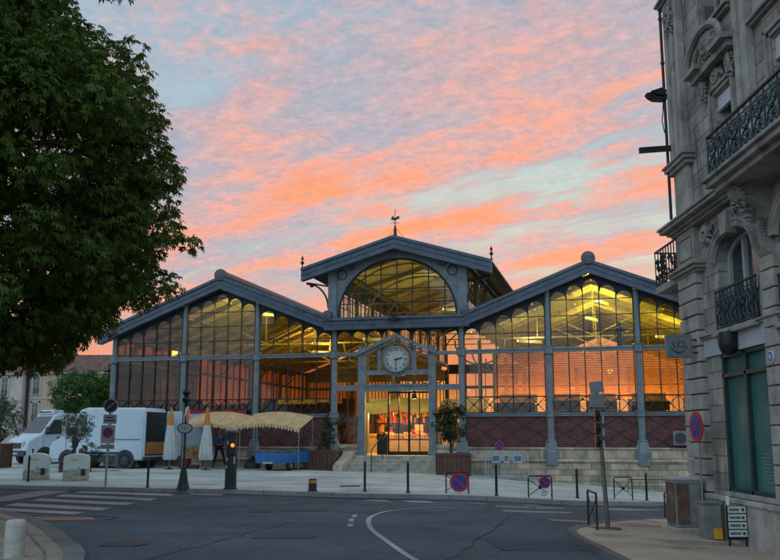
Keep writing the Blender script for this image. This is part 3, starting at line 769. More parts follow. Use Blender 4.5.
# --- entrance bay
for s in (-1, 1):
    b = MB(); b.box(s*1.6-0.16, s*1.6+0.16, -0.12, 0.14, 0.60, 5.55); b.box(s*1.6-0.20, s*1.6+0.20, -0.16, 0.14, 0.55, 0.95); b.build('door_post', M['iron_blue'], hall)
    a0, a1 = sorted((s*1.76, s*2.78))
    b = MB(); b.box(a0, a1, -0.09, 0.09, 3.58, 3.82); b.build('side_transom', M['iron_blue'], hall)
    # side lights above and below
    for (z0, z1, gm) in ((3.82, 5.12, M['glass_clear']), (1.25, 3.58, M['glass_brown'] if s < 0 else M['glass_low'])):
        f = MB()
        for k in range(3): xx = a0+(a1-a0)*k/2; f.box(xx-0.02, xx+0.02, -0.03, 0.03, z0, z1)
        o = f.build('side_light', M['iron_dark'], hall); g = MB(); g.quad((a0,0.04,z0),(a1,0.04,z0),(a1,0.04,z1),(a0,0.04,z1)); g.build('panes', gm, o)
    b = MB(); b.box(a0-0.05, a1+0.1, -0.06, 0.2, 0.0, 1.24); b.box(a0-0.08, a1+0.1, -0.09, 0.2, 1.10, 1.16); b.build('side_wall', M['plinth'], hall)
b = MB(); b.box(-1.44, 1.44, -0.12, 0.12, 3.56, 3.84); b.box(-1.44, 1.44, -0.15, -0.08, 3.78, 3.86); b.build('door_lintel', M['iron_blue'], hall)
b = MB(); b.box(-1.44, 1.44, -0.10, 0.10, 4.28, 4.48); b.build('clock_rail', M['iron_blue'], hall)
b = MB()
b.bar((0,-0.14,6.0),(-1.80,-0.14,5.22), 0.22, 0.15); b.bar((0,-0.14,6.0),(1.80,-0.14,5.22), 0.22, 0.15)
b.bar((0,-0.10,5.82),(-1.5,-0.10,5.16), 0.10, 0.07); b.bar((0,-0.10,5.82),(1.5,-0.10,5.16), 0.10, 0.07)
b.box(-0.06, 0.06, -0.2, 0, 5.92, 6.12); b.build('pediment', M['iron_blue'], hall)
b = MB()
for x in (-0.80, 0.80): b.box(x-0.07, x+0.07, -0.08, 0.08, 4.48, 5.55)
b.tube([(0.72*math.cos(R(a)), -0.04, 4.93+0.72*math.sin(R(a))) for a in range(0, 361, 15)], 0.05, 6)
for a in (45, 135, 225, 315): b.bar((0.68*math.cos(R(a)), -0.04, 4.93+0.68*math.sin(R(a))), (0.95*math.cos(R(a)), -0.04, 4.93+0.95*math.sin(R(a))), 0.05, 0.05)
b.box(-1.44, 1.44, -0.03, 0.03, 5.10, 5.15)
o = b.build('clock_frame', M['iron_blue'], hall)
g = MB(); g.quad((-1.44,0.05,4.48),(1.44,0.05,4.48),(1.44,0.05,5.3),(-1.44,0.05,5.3)); g.build('panes', M['glass_clear'], o)
f = MB()
for k in range(1, 6): f.box(-1.44+k*0.48-0.018, -1.44+k*0.48+0.018, -0.03, 0.03, 3.84, 4.28)
o = f.build('strip_window', M['iron_dark'], hall); g = MB(); g.quad((-1.44,0.04,3.84),(1.44,0.04,3.84),(1.44,0.04,4.28),(-1.44,0.04,4.28)); g.build('panes', M['glass_clear'], o)
b = MB(); b.lathe((0,-0.10,4.93), [(0.60,-0.10),(0.60,0.06),(0.57,0.06),(0.57,-0.04)][::-1], 32, axis='y', caps=False)
b.lathe((0,-0.10,4.93), [(0.60,0.05),(0.60,-0.10),(0.54,-0.13),(0.53,-0.08)], 36, axis='y', caps=False)
clock = b.build('clock', M['iron_blue'], hall, smooth=True)
b = MB(); b.lathe((0,-0.10,4.93), [(0.55,-0.075),(0.55,-0.06)], 36, axis='y'); b.build('dial', mat('ivory_dial', (0.40,0.40,0.37), 0.5, 0, 0.05, 5), clock)
nums = ['XII','I','II','III','IIII','V','VI','VII','VIII','IX','X','XI']
for k, s_ in enumerate(nums):
    an = R(90-30*k); text_part('numeral', s_, 0.165, M['black'], clock, (0.42*math.cos(an), -0.181, 4.93+0.42*math.sin(an)), (R(90), -(an-R(90)), 0), 0.003)
b = MB(); an = R(14); b.bar((-0.06*math.cos(an),-0.19,4.93-0.06*math.sin(an)), (0.30*math.cos(an),-0.19,4.93+0.30*math.sin(an)), 0.01, 0.05)
b.bar((0,-0.205,5.0), (0,-0.205,4.50), 0.01, 0.04); b.lathe((0,-0.2,4.93), [(0.035,-0.02),(0.035,0.02)], 10, axis='y'); b.build('hands', M['black'], clock)
# door leaves
def leaf(x0, x1, y, nm, z0=0.78, z1=3.54, fold=None):
    f = MB()
    for k in range(nm+1):
        xx = x0+(x1-x0)*k/nm; wd = 0.035 if k in (0, nm) else 0.018
        f.box(xx-wd, xx+wd, y-0.03, y+0.03, z0, z1)
    for zz, h in ((z0, 0.16), (1.42, 0.05), (z1-0.08, 0.08)): f.box(x0, x1, y-0.025, y+0.025, zz, zz+h)
    o = f.build('door', M['iron_dark'], hall); g = MB(); g.quad((x0,y,z0),(x1,y,z0),(x1,y,z1),(x0,y,z1)); g.build('panes', M['glass_clear'], o)
    h = MB(); h.cyl((x1-0.09,y-0.06,1.6),(x1-0.09,y-0.06,2.05),0.015,0.015,6); h.build('handle', M['iron_blue'], o)
leaf(-0.42, 0.5, 0.16, 2); leaf(0.52, 1.44, 0.16, 2)
# entrance steps with side walls
st = MB()
for k in range(5):
    hh = 0.76 - 0.152*k
    st.box(-1.80, 2.30, -0.62-0.33*k, 0.25 if k == 0 else -0.62-0.33*(k-1), -0.15, hh)
st.build('entrance_steps', M['step'], hall, bevel=0.012)
for s, xa in ((-1, -1.80), (1, 2.31)):
    b = MB()
    x0, x1 = sorted((xa, xa+s*0.42))
    b.prism([(-0.10,-0.3),(-0.10,0.95),(-0.75,0.93),(-1.2,0.72),(-1.75,0.55),(-2.15,0.42),(-2.25,0.30),(-2.25,-0.3)], x0, x1, 'yz')
    b.build('step_wall', M['step'], hall, bevel=0.03)
# floor, side and rear walls
b = MB(); b.box(-14.0, 14.0, 0.25, D, 0.55, 0.76); b.build('hall_floor', M['floor_in'], hall)
for s in (-1, 1):
    b = MB(); b.box(s*14.0-0.1, s*14.0+0.1, 0.1, D, -1.4, 2.5); b.build('side_wall', M['plinth_rough'], hall)
    f = MB()
    y = 0.0
    while y < D: f.box(s*14.0-0.04, s*14.0+0.04, y-0.03, y+0.03, 2.5, 6.25); y += 0.93
    f.box(s*14-0.05, s*14+0.05, 0, D, 5.1, 5.25); f.box(s*14-0.06, s*14+0.06, 0, D, 6.2, 6.4)
    o = f.build('side_glazing', M['iron_blue'], hall); g = MB(); g.quad((s*14,0,2.5),(s*14,D,2.5),(s*14,D,6.25),(s*14,0,6.25)); g.build('panes', M['glass_brown'], o)
b = MB(); b.box(-14, 14, D-0.1, D+0.2, -1.4, 2.5); b.build('rear_wall', M['plinth_rough'], hall)
for i in range(7):
    a, bb = TX[i], TX[i+1]
    f = MB(); n = 8 if i == 3 else 5
    if i < 3:      # closely set upright slats in the left wing
        n = 14
        for k in range(n+1):
            x = a+(bb-a)*k/n; f.box(x-0.035, x+0.035, D-0.06, D, 2.5, 6.4)
        f.box(a, bb, D-0.08, D+0.02, 5.7, 6.4)
    else:
        for k in range(n+1):
            x = a+(bb-a)*k/n; f.box(x-0.025, x+0.025, D-0.05, D, 2.5, 6.4)
    f.box(a-0.14, a+0.14, D-0.15, D, 0.76, 6.5)
    f.box(a, bb, D-0.08, D+0.02, 5.08, 5.3)
    if i == 3: f.box(a, bb, D-0.08, D+0.02, 6.2, 6.9)
    o = f.build('rear_window', M['beam_wood'] if i != 3 else M['iron_dark'], hall)
    g = MB(); g.quad((a,D+0.03,2.5),(bb,D+0.03,2.5),(bb,D+0.03,6.4),(a,D+0.03,6.4))
    g.build('panes', M['glass_brown'] if i < 2 else M['glass_clear'], o)
for s in (-1, 1):     # rear gables with louvres
    f = MB(); zz = 5.35
    if s > 0:
        while zz < 8.3:
            h = (8.4-zz)/0.392; x0, x1 = max(2.9, 8.45-h), min(14, 8.45+h)
            f.bar((x0, D-0.25, zz), (x1, D-0.25, zz), 0.10, 0.03); zz += 0.17
        for t in (5, 7.3, 9.6, 12): f.box(t-0.03, t+0.03, D-0.22, D-0.15, 5.3, wing_z(t))
    else:
        f.prism([(-2.9,6.4),(-8.45,8.55),(-14,6.4)], D-0.2, D-0.1)
    f.build('rear_gable', M['beam_wood'], hall)
b = MB(); b.box(-13.85, -3.1, 2.6, 2.68, 0.76, 3.12)
for k in range(9): b.box(-13.8+k*1.32, -13.2+k*1.32, 2.35, 2.6, 2.3, 3.0+0.35*((k*7) % 3)/2)
b.build('low_partition', M['beam_dark'], hall)
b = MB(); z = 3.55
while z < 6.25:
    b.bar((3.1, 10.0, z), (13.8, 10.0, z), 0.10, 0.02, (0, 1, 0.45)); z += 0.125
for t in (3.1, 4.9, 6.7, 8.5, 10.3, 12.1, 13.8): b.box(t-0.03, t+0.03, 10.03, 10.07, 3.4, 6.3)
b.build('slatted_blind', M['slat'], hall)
# rooflights: slatted band on the right slope of the nave ceiling
b = MB()
for k in range(9):
    x = 0.9+k*0.24
    b.bar((x, 3.0, nave_z(x)-0.17), (x, D-3, nave_z(x)-0.17), 0.05, 0.03)
b.build('rooflight_slats', M['beam_wood'], hall)
# ================================================================== corner building (right)
BX, BY = 5.86, 17.8
M['stone_b'] = ashlar('grey_limestone_wall', (0.33, 0.295, 0.255), (0.15, 0.135, 0.115), 0.8, 0.30, 0.24, 'yz', grime=((0.075,0.07,0.06), 0.8, 0.75))
M['stone_trim'] = mat('carved_limestone', (0.30, 0.27, 0.235), 0.85, 0, 0.25, 2.5, 0.6, 14, grime=((0.07,0.065,0.06), 1.6, 0.7))
M['stone_block'] = mat('rusticated_limestone', (0.36, 0.32, 0.275), 0.85, 0, 0.25, 2.0, 0.7, 18, grime=((0.10,0.09,0.075), 1.3, 0.6))
M['rail_teal'] = mat('dark_teal_wrought_iron', (0.022, 0.050, 0.055), 0.5, 0.3, 0.2, 5)
M['frosted'] = mat('frosted_teal_glass', (0.045, 0.135, 0.125), 0.18, 0, 0.18, 0.8, 0, spec=0.6)
M['window_dark'] = mat('dark_window_glass', (0.03, 0.038, 0.04), 0.06, 0, 0.2, 1, spec=0.8)
M['frame_white'] = mat('grey_white_frames', (0.36, 0.37, 0.37), 0.5, 0, 0.1, 4)
M['blind'] = mat('white_roller_blind', (0.52, 0.53, 0.54), 0.7, 0, 0.08, 4)
M['shopframe'] = mat('dark_green_shop_frame', (0.02, 0.045, 0.045), 0.4, 0.2, 0.15, 5)
M['fascia'] = mat('pale_shop_fascia', (0.42, 0.44, 0.46), 0.5, 0, 0.1, 2)
bld = thing('corner_building', 'tall grey limestone corner building with wrought iron balconies and a teal shop window', 'building', (BX, BY, -0.25))
def bp(mb, name, m, parent=None, **k):
    mb.v = [(x-BX, y-BY, z+0.25) for x, y, z in mb.v]
    return mb.build(name, m, parent or bld, **k)
XW = 5.98                                   # wall face; pilasters stand proud at 5.86
OP = [(14.25, 15.95, 3.45, 5.12), (14.0, 16.0, 0.65, 3.03), (11.6, 13.30, 3.30, 5.12), (14.72, 15.52, 5.84, 7.72), (12.05, 13.05, 5.84, 7.72), (14.9, 15.8, 9.15, 11.4), (9.0, 10.2, 5.84, 7.72), (8.6, 10.3, 3.3, 5.12), (11.9, 12.9, 9.15, 11.4)]
def facade_wall():
    b = MB(); ys = sorted(set([2.0, BY] + [o[0] for o in OP] + [o[1] for o in OP]))
    for a, c in zip(ys, ys[1:]):
        mid = (a+c)/2; cuts = sorted([(o[2], o[3]) for o in OP if o[0] < mid < o[1]]); z = -0.6
        for z0, z1 in cuts + [(13.2, 13.2)]:
            if z0 > z: b.box(XW, XW+0.35, a, c, z, z0)
            z = max(z, z1)
    b.box(XW+0.35, 14, BY-0.35, BY, -0.9, 13.2); b.box(XW, XW+0.35, 0, 2.0, -0.6, 13.2)
    return bp(b, 'wall', M['stone_b'])
facade_wall()
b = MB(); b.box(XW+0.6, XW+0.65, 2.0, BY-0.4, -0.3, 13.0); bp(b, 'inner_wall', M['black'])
# plinth
b = MB(); b.box(XW-0.16, XW, 2.0, BY-1.02, -0.6, 0.48); b.box(XW-0.20, XW, 2.0, BY-1.02, 0.48, 0.56); bp(b, 'plinth', M['stone_block'], bevel=0.015)
# corner pier of separate rusticated courses
b = MB(); z = -0.62; random.seed(3)
while z < 4.68:
    j = random.uniform(-0.006, 0.006); b.box(BX-0.02+j, XW+0.1, BY-1.0, BY+0.02, z+0.012, z+0.288); z += 0.30
bp(b, 'corner_pier', M['stone_block'], bevel=0.018)
def mould(y0, y1, z0, prof, name, m=None, x=XW, ret=True):
    """horizontal moulding: prof = [(projection, height), ...] stacked"""
    b = MB(); z = z0
    for pr, h in prof:
        b.box(x-pr, x+0.05, y0-(pr if ret else 0), y1+(pr if ret else 0)*0.9, z, z+h); z += h
    return bp(b, name, m or M['stone_trim'], bevel=0.012)
mould(BY-1.02, BY+0.02, 4.70, [(0.16,0.05),(0.22,0.07),(0.27,0.05),(0.18,0.06)], 'pier_string_course')
b = MB(); b.box(BX, XW+0.1, BY-1.0, BY+0.02, 4.92, 5.60); bp(b, 'pier_block', M['stone_block'])
b = MB()
for (ya, yb, za, zb) in ((BY-0.9, BY-0.1, 5.02, 5.05), (BY-0.9, BY-0.1, 5.45, 5.48), (BY-0.9, BY-0.87, 5.05, 5.45), (BY-0.13, BY-0.1, 5.05, 5.45)): b.box(BX-0.025, BX+0.01, ya, yb, za, zb)
bp(b, 'pier_panel_moulding', M['stone_trim'])
mould(14.35, BY+0.03, 5.60, [(0.17,0.05),(0.24,0.06),(0.36,0.07),(0.40,0.05),(0.2,0.05)], 'cornice')
b = MB(); b.box(XW-0.05, XW+0.02, 2.0, BY-1.02, 3.05, 3.42); bp(b, 'shop_fascia', M['fascia'])
mould(2.0, BY-1.02, 3.38, [(0.10,0.04),(0.14,0.04)], 'sill_course', ret=False)
# piers between bays
def pier(y0, y1):
    b = MB(); z = 0.56; k = 0
    while z < 4.3:
        b.box(BX+0.01, XW+0.05, y0, y1, z+0.01, min(z+0.29, 4.38)); z += 0.30
    bp(b, 'pier', M['stone_block'], bevel=0.015)
pier(13.42, 13.92); pier(10.85, 11.4); pier(7.9, 8.4)
# carved consoles below the balcony
def console(yc, z1=5.60, h=1.2, wd=0.34, out=0.55):
    b = MB(); prof = [(XW, z1), (XW-out, z1), (XW-out, z1-0.10), (XW-out*0.95, z1-0.22), (XW-out*0.72, z1-0.34), (XW-out*0.50, z1-0.46), (XW-out*0.42, z1-0.62), (XW-out*0.46, z1-0.76), (XW-out*0.36, z1-h*0.85), (XW-out*0.14, z1-h), (XW, z1-h)]
    pts = [(x, z) for x, z in prof]
    b.prism(pts, yc-wd/2, yc+wd/2, 'xz')
    for s in (-1, 1):
        for (cx, cz, r) in ((XW-out*0.68, z1-0.17, 0.13), (XW-out*0.26, z1-0.74, 0.10)):
            b.tube([(cx+r*(1-a/900)*math.cos(R(a)), yc+s*(wd/2+0.005), cz+r*(1-a/900)*math.sin(R(a))) for a in range(0, 620, 30)], 0.018, 5)
    
    random.seed(int(yc*10))
    for k in range(70):
        q_ = random.random(); xx, yy, zz = XW-0.08-(1-q_)*out*0.85*random.uniform(0.8, 1.05), yc+random.uniform(-1, 1)*wd*0.56, z1-0.12-q_*0.95
        b.tube([(xx, yy-random.uniform(0.02,0.07), zz), (xx-0.03, yy, zz+0.02), (xx, yy+random.uniform(0.02,0.07), zz+random.uniform(-0.05,0.05))], [0.012, 0.026, 0.01], 5)
    bp(b, 'console', M['stone_trim'], smooth=True)
console(13.72, wd=0.42); console(11.1); console(8.2)
# cartouche and swags at the pier head and over the arches
def relief(yc, zc, wy, wz, n, seed, x=XW, name='carved_relief'):
    random.seed(seed); b = MB()
    for k in range(n*3):
        a = random.random()*6.28; r = math.sqrt(random.random()); q = random.uniform(0.012, 0.034)
        cy_, cz_ = yc+wy*r*math.cos(a), zc+wz*r*math.sin(a); t_ = random.random()*3.14; l_ = random.uniform(0.03, 0.08)
        b.tube([(x-0.03-0.09*(1-r), cy_-l_*math.cos(t_), cz_-l_*math.sin(t_)), (x-0.06-0.10*(1-r), cy_, cz_), (x-0.03-0.09*(1-r), cy_+l_*math.cos(t_+0.7), cz_+l_*math.sin(t_+0.7))], [q*0.5, q, q*0.4], 5)
    for k in range(3):
        b.tube([(x-0.10, yc+wy*0.7*math.cos(R(a+k*120))*(1-a/700), zc+wz*0.7*math.sin(R(a+k*120))*(1-a/700)) for a in range(0, 400, 30)], 0.028, 5)
    bp(b, name, M['stone_trim'], smooth=True)
relief(15.1, 5.33, 0.28, 0.24, 26, 5); relief(16.3, 5.33, 0.30, 0.20, 20, 6); relief(12.45, 5.33, 0.28, 0.24, 20, 8)
# arched windows of the first floor
def arched_window(y0, y1, z0, z1, spring, rail=True):
    yc = (y0+y1)/2; hw_ = (y1-y0)/2; rise = z1-spring
    def top(y): return spring + rise*math.sqrt(max(0, 1-((y-yc)/hw_)**2))
    b = MB(); n = 16
    for k in range(n):
        a, c = y0+2*hw_*k/n, y0+2*hw_*(k+1)/n
        b.prism([(a, top(a)), (c, top(c)), (c, z1+0.01), (a, z1+0.01)], XW+0.002, XW+0.348, 'yz')
    bp(b, 'arch_spandrel', M['stone_trim'])
    b = MB(); b.tube([(XW-0.03, yc+(hw_+0.09)*math.cos(R(a)), spring+(rise+0.09)*math.sin(R(a))) for a in range(0, 181, 10)], 0.085, 6)
    b.tube([(XW-0.09, yc+(hw_+0.17)*math.cos(R(a)), spring+(rise+0.17)*math.sin(R(a))) for a in range(0, 181, 10)], 0.04, 6)
    b.prism([(yc-0.13, z1-0.06), (yc+0.13, z1-0.06), (yc+0.19, z1+0.32), (yc-0.19, z1+0.32)], XW-0.2, XW, 'yz')
    bp(b, 'archivolt', M['stone_trim'], smooth=True)
    f = MB(); xg = XW+0.22
    f.box(xg-0.04, xg+0.04, y0, y0+0.09, z0, spring+0.05); f.box(xg-0.04, xg+0.04, y1-0.09, y1, z0, spring+0.05)
    for yy in (y0+0.56*(y1-y0), ): f.box(xg-0.05, xg+0.05, yy-0.045, yy+0.045, z0, z1-0.05)
    f.box(xg-0.04, xg+0.04, y0, y1, z0, z0+0.1)
    f.tube([(xg, yc+(hw_-0.04)*math.cos(R(a)), spring+(rise-0.04)*math.sin(R(a))) for a in range(0, 181, 12)], 0.05, 5)
    o = bp(f, 'arched_window', M['frame_white'])
    g = MB(); g.quad((xg+0.02,y0,z0),(xg+0.02,y1,z0),(xg+0.02,y1,z1),(xg+0.02,y0,z1)); bp(g, 'pane', M['window_dark'], None)
    if rail: railing(y0-0.05, y1+0.05, z0+0.03, z0+0.72, XW-0.06, 'window_railing', 0.34)
    b = MB(); b.box(XW-0.16, XW+0.1, y0-0.12, y1+0.12, z0-0.10, z0-0.02); bp(b, 'window_sill', M['stone_trim'], bevel=0.015)
def railing(y0, y1, z0, z1, x, name, mod=0.30, parent=None):
    b = MB(); h = z1-z0
    b.bar((x,y0,z1),(x,y1,z1), 0.05, 0.03); b.bar((x,y0,z0+0.03),(x,y1,z0+0.03), 0.025, 0.02); b.bar((x,y0,z1-0.11*h/0.7),(x,y1,z1-0.11*h/0.7), 0.02, 0.015)
    n = max(1, round((y1-y0)/mod)); w_ = (y1-y0)/n
    for k in range(n+1): b.bar((x, y0+w_*k, z0), (x, y0+w_*k, z1), 0.02, 0.02, (1,0,0))
    def scroll(cy, cz, r, sgn, a0, turns=1.5):
        n2 = int(10*turns)+1
        b.tube([(x, cy+sgn*r*(1-0.8*q/n2)*math.cos(a0+q/n2*turns*6.283), cz+r*(1-0.8*q/n2)*math.sin(a0+q/n2*turns*6.283)) for q in range(n2+1)], 0.013, 4)
    for k in range(n):
        cy = y0+w_*(k+0.5); r = w_*0.24
        for s in (-1, 1):
            scroll(cy+s*w_*0.22, z0+h*0.20, r, s, 1.57); scroll(cy+s*w_*0.22, z0+h*0.66, r, s, -1.57)
            b.tube([(x, cy+s*w_*0.46, z0+h*0.05), (x, cy+s*w_*0.30, z0+h*0.36), (x, cy+s*w_*0.06, z0+h*0.46), (x, cy+s*w_*0.30, z0+h*0.56), (x, cy+s*w_*0.46, z0+h*0.82)], 0.014, 4)
        b.sphere((x, cy, z0+h*0.46), 0.040, 5); b.tube([(x, cy, z0+0.03), (x, cy, z0+h*0.85)], 0.008, 4)
        b.tube([(x, cy+0.05*math.cos(R(a)), z1-0.055*h/0.7+0.035*math.sin(R(a))) for a in range(0, 361, 60)], 0.006, 4)
    return bp(b, name, M['rail_teal'])
arched_window(14.25, 15.95, 3.45, 5.12, 4.72); arched_window(11.6, 13.30, 3.30, 5.12, 4.65); arched_window(8.6, 10.3, 3.30, 5.12, 4.65)
# balcony
b = MB(); b.box(5.20, XW, 2.0, 14.18, 5.60, 5.70); b.box(5.14, XW, 2.0, 14.24, 5.70, 5.76); b.box(5.30, XW, 2.0, 14.08, 5.50, 5.60)
bp(b, 'balcony_floor', M['stone_trim'], bevel=0.012)
railing(6.0, 14.13, 5.76, 6.46, 5.25, 'balcony_railing', 0.46)
b = MB()
b.bar((5.25,14.13,6.46),(XW,14.13,6.46), 0.05, 0.03); b.bar((5.25,14.13,5.80),(XW,14.13,5.80), 0.02, 0.02)
for k in range(6): b.bar((5.25+k*0.12,14.13,5.76),(5.25+k*0.12,14.13,6.46), 0.015, 0.015, (1,0,0))
bp(b, 'balcony_railing', M['rail_teal'])
# tall upper windows
def tall_window(y0, y1, z0, z1, blind=0.26):
    xg = XW+0.22; f = MB()
    f.box(xg-0.03, xg+0.03, y0, y0+0.06, z0, z1); f.box(xg-0.03, xg+0.03, y1-0.06, y1, z0, z1); f.box(xg-0.035, xg+0.035, (y0+y1)/2-0.035, (y0+y1)/2+0.035, z0, z1); f.box(xg-0.03, xg+0.03, y0, y1, z1-0.06, z1)
    f.box(xg-0.03, xg+0.03, y0, y1, z0+1.2, z0+1.25)
    o = bp(f, 'tall_window', M['frame_white'])
    g = MB(); g.quad((xg+0.01,y0,z0),(xg+0.01,y1,z0),(xg+0.01,y1,z1),(xg+0.01,y0,z1)); bp(g, 'pane', M['window_dark'])
    if blind:
        g = MB(); g.box(XW+0.03, XW+0.08, y0+0.01, y1-0.01, z1-blind, z1-0.005); g.box(XW+0.02, XW+0.09, y0+0.01, y1-0.01, z1-blind-0.02, z1-blind); bp(g, 'roller_blind', M['blind'])
    b = MB()
    for e, pr in ((0.0, 0.05), (0.07, 0.09)):
        b.box(XW-pr, XW+0.02, y0-0.09-e, y0-0.02-e, z0, z1+0.1+e); b.box(XW-pr, XW+0.02, y1+0.02+e, y1+0.09+e, z0, z1+0.1+e); b.box(XW-pr, XW+0.02, y0-0.09-e, y1+0.09+e, z1+0.03+e, z1+0.10+e)
    bp(b, 'window_surround', M['stone_trim'], bevel=0.01)
tall_window(14.72, 15.52, 5.84, 7.72); tall_window(12.05, 13.05, 5.84, 7.72, 0.34); tall_window(9.0, 10.2, 5.84, 7.72, 0.3)
tall_window(14.9, 15.8, 9.15, 11.4, 0); tall_window(11.9, 12.9, 9.15, 11.4, 0)
mould(14.6, 16.1, 9.0, [(0.10,0.06),(0.16,0.06)], 'upper_sill'); mould(11.5, 13.4, 8.9, [(0.10,0.06),(0.16,0.06)], 'upper_sill')
# segmental pediment with carving over the first tall window
yc = 15.25
b = MB()
for e, pr, r in ((0.0, 0.34, 0.065), (0.13, 0.26, 0.045)):
    b.tube([(XW-pr+0.05, yc+(0.86-e)*math.cos(R(a)), 8.42+(0.50-e)*math.sin(R(a))) for a in range(0, 181, 10)], r, 6)
b.box(XW-0.34, XW, yc-0.99, yc-0.35, 8.32, 8.42); b.box(XW-0.34, XW, yc+0.35, yc+0.99, 8.32, 8.42); b.box(XW-0.22, XW, yc-0.94, yc+0.94, 8.20, 8.32)
n = 12
for k in range(n):
    a0, a1 = -0.9+1.8*k/n, -0.9+1.8*(k+1)/n; f_ = lambda q: 8.42+0.45*math.sqrt(max(0, 1-(q/0.92)**2))
    b.prism([(yc+a0, 8.32), (yc+a1, 8.32), (yc+a1, f_(a1)), (yc+a0, f_(a0))], XW-0.10, XW, 'yz')
bp(b, 'pediment', M['stone_trim'], smooth=True)
relief(yc, 8.66, 0.42, 0.26, 50, 11, XW-0.14); relief(yc+0.66, 8.0, 0.12, 0.26, 16, 12, XW-0.02); relief(yc-0.66, 8.0, 0.12, 0.26, 16, 13, XW-0.02); relief(yc, 8.02, 0.26, 0.16, 18, 14)
# upper pilasters with fluting
def pilaster(y0, y1, z0, z1, fl=2):
    b = MB(); b.box(BX+0.02, XW, y0, y1, z0, z1)
    w_ = (y1-y0)/(2*fl+1)
    for k in range(fl+1): b.box(BX-0.03, BX+0.03, y0+2*k*w_, y0+(2*k+1)*w_, z0+(1.35 if y0 > 16.5 else 0.35), z1-0.3)
    bp(b, 'pilaster', M['stone_block'], bevel=0.012)
    mould(y0, y1, z0+(1.05 if y0 > 16.5 else 0), [(0.17,0.08),(0.23,0.08),(0.27,0.05),(0.16,0.10)], 'pilaster_base'); mould(y0, y1, z1-0.3, [(0.15,0.05),(0.2,0.06),(0.26,0.06)], 'pilaster_capital')
pilaster(17.0, BY, 5.86, 10.9, 2); pilaster(13.72, 14.22, 5.86, 12.0, 1); pilaster(10.6, 11.15, 5.86, 12.0, 1)
relief(17.4, 10.2, 0.3, 0.35, 26, 21, BX+0.02)
mould(2.0, 13.7, 8.22, [(0.08,0.05),(0.14,0.06)], 'string_course', ret=False)
mould(2.0, BY, 12.6, [(0.2,0.12),(0.4,0.12),(0.55,0.14)], 'top_cornice')
# rain pipe on the corner
b = MB(); b.tube([(BX-0.05, BY+0.09, 6.0), (BX-0.05, BY+0.09, 12.6)], 0.032, 8)
for z in (7.0, 8.6, 9.4, 10.4): b.cyl((BX-0.05,BY+0.09,z),(BX-0.05,BY+0.09,z+0.05), 0.045, 0.045, 8)
bp(b, 'rain_pipe', M['iron_dark'], smooth=True)
# far balcony on the side towards the hall
b = MB(); b.box(BX-0.02, 7.6, BY, 19.3, 4.66, 4.80); bp(b, 'side_balcony_floor', M['stone_trim'])
b = MB(); x = BX+0.0
for k in range(8): b.bar((x, BY+0.02+k*0.18, 4.8), (x, BY+0.02+k*0.18, 5.58), 0.02, 0.02, (1,0,0))
b.bar((x,BY,5.58),(x,19.3,5.58),0.04,0.03); b.bar((x,BY,4.86),(x,19.3,4.86),0.02,0.02); b.bar((x,19.3,5.58),(7.6,19.3,5.58),0.04,0.03); b.bar((x,19.3,4.86),(7.6,19.3,4.86),0.03,0.02)
for k in range(12): b.bar((x+k*0.15, 19.3, 4.8), (x+k*0.15, 19.3, 5.58), 0.02, 0.02, (1,0,0))
random.seed(4)
for k in range(26):   # dense foliate ironwork
    yy, zz, r = BY+0.08+random.random()*1.35, 4.9+random.random()*0.52, random.uniform(0.05, 0.10)
    b.tube([(x, yy+r*(1-q/14)*math.cos(q*0.9), zz+r*(1-q/14)*math.sin(q*0.9)) for q in range(10)], 0.016, 4)
for k in range(24):
    xx, zz, r = x+0.08+random.random()*1.5, 4.9+random.random()*0.52, random.uniform(0.05, 0.10)
    b.tube([(xx+r*(1-q/14)*math.cos(q*0.9), 19.3, zz+r*(1-q/14)*math.sin(q*0.9)) for q in range(10)], 0.016, 4)
bp(b, 'side_balcony_railing', M['iron_dark'])
# projecting timber and lamp arm near the top of the corner
b = MB(); b.bar((5.18, 17.75, 7.44), (BX+0.1, 17.75, 7.50), 0.09, 0.11); bp(b, 'projecting_beam', M['iron_dark'])
# shop window
f = MB(); xg = XW+0.02
for yy in (14.03, 14.97, 15.97): f.box(xg-0.05, xg+0.05, yy-0.04, yy+0.04, 0.65, 3.03)
for zz in (0.65, 2.62, 2.97): f.box(xg-0.05, xg+0.05, 14.0, 16.0, zz, zz+0.07)
sw = bp(f, 'shop_window', M['shopframe'], bevel=0.006)
g = MB(); g.quad((xg+0.03,14.0,0.65),(xg+0.03,16.0,0.65),(xg+0.03,16.0,3.03),(xg+0.03,14.0,3.03)); bp(g, 'frosted_pane', M['frosted'])
b = MB(); b.box(XW-0.10, XW+0.1, 13.95, 16.05, 0.57, 0.65); bp(b, 'shop_sill', M['stone_trim'], bevel=0.01)
b = MB()
for k in range(9): b.box(xg+0.018, xg+0.028, 14.12, 14.62, 0.86+k*0.055, 0.885+k*0.055)
bp(b, 'pale_film_stripes', mat('pale_film', (0.09, 0.19, 0.18), 0.3))
for q in bld.children:       # sash panes belong to the wall openings
    pass

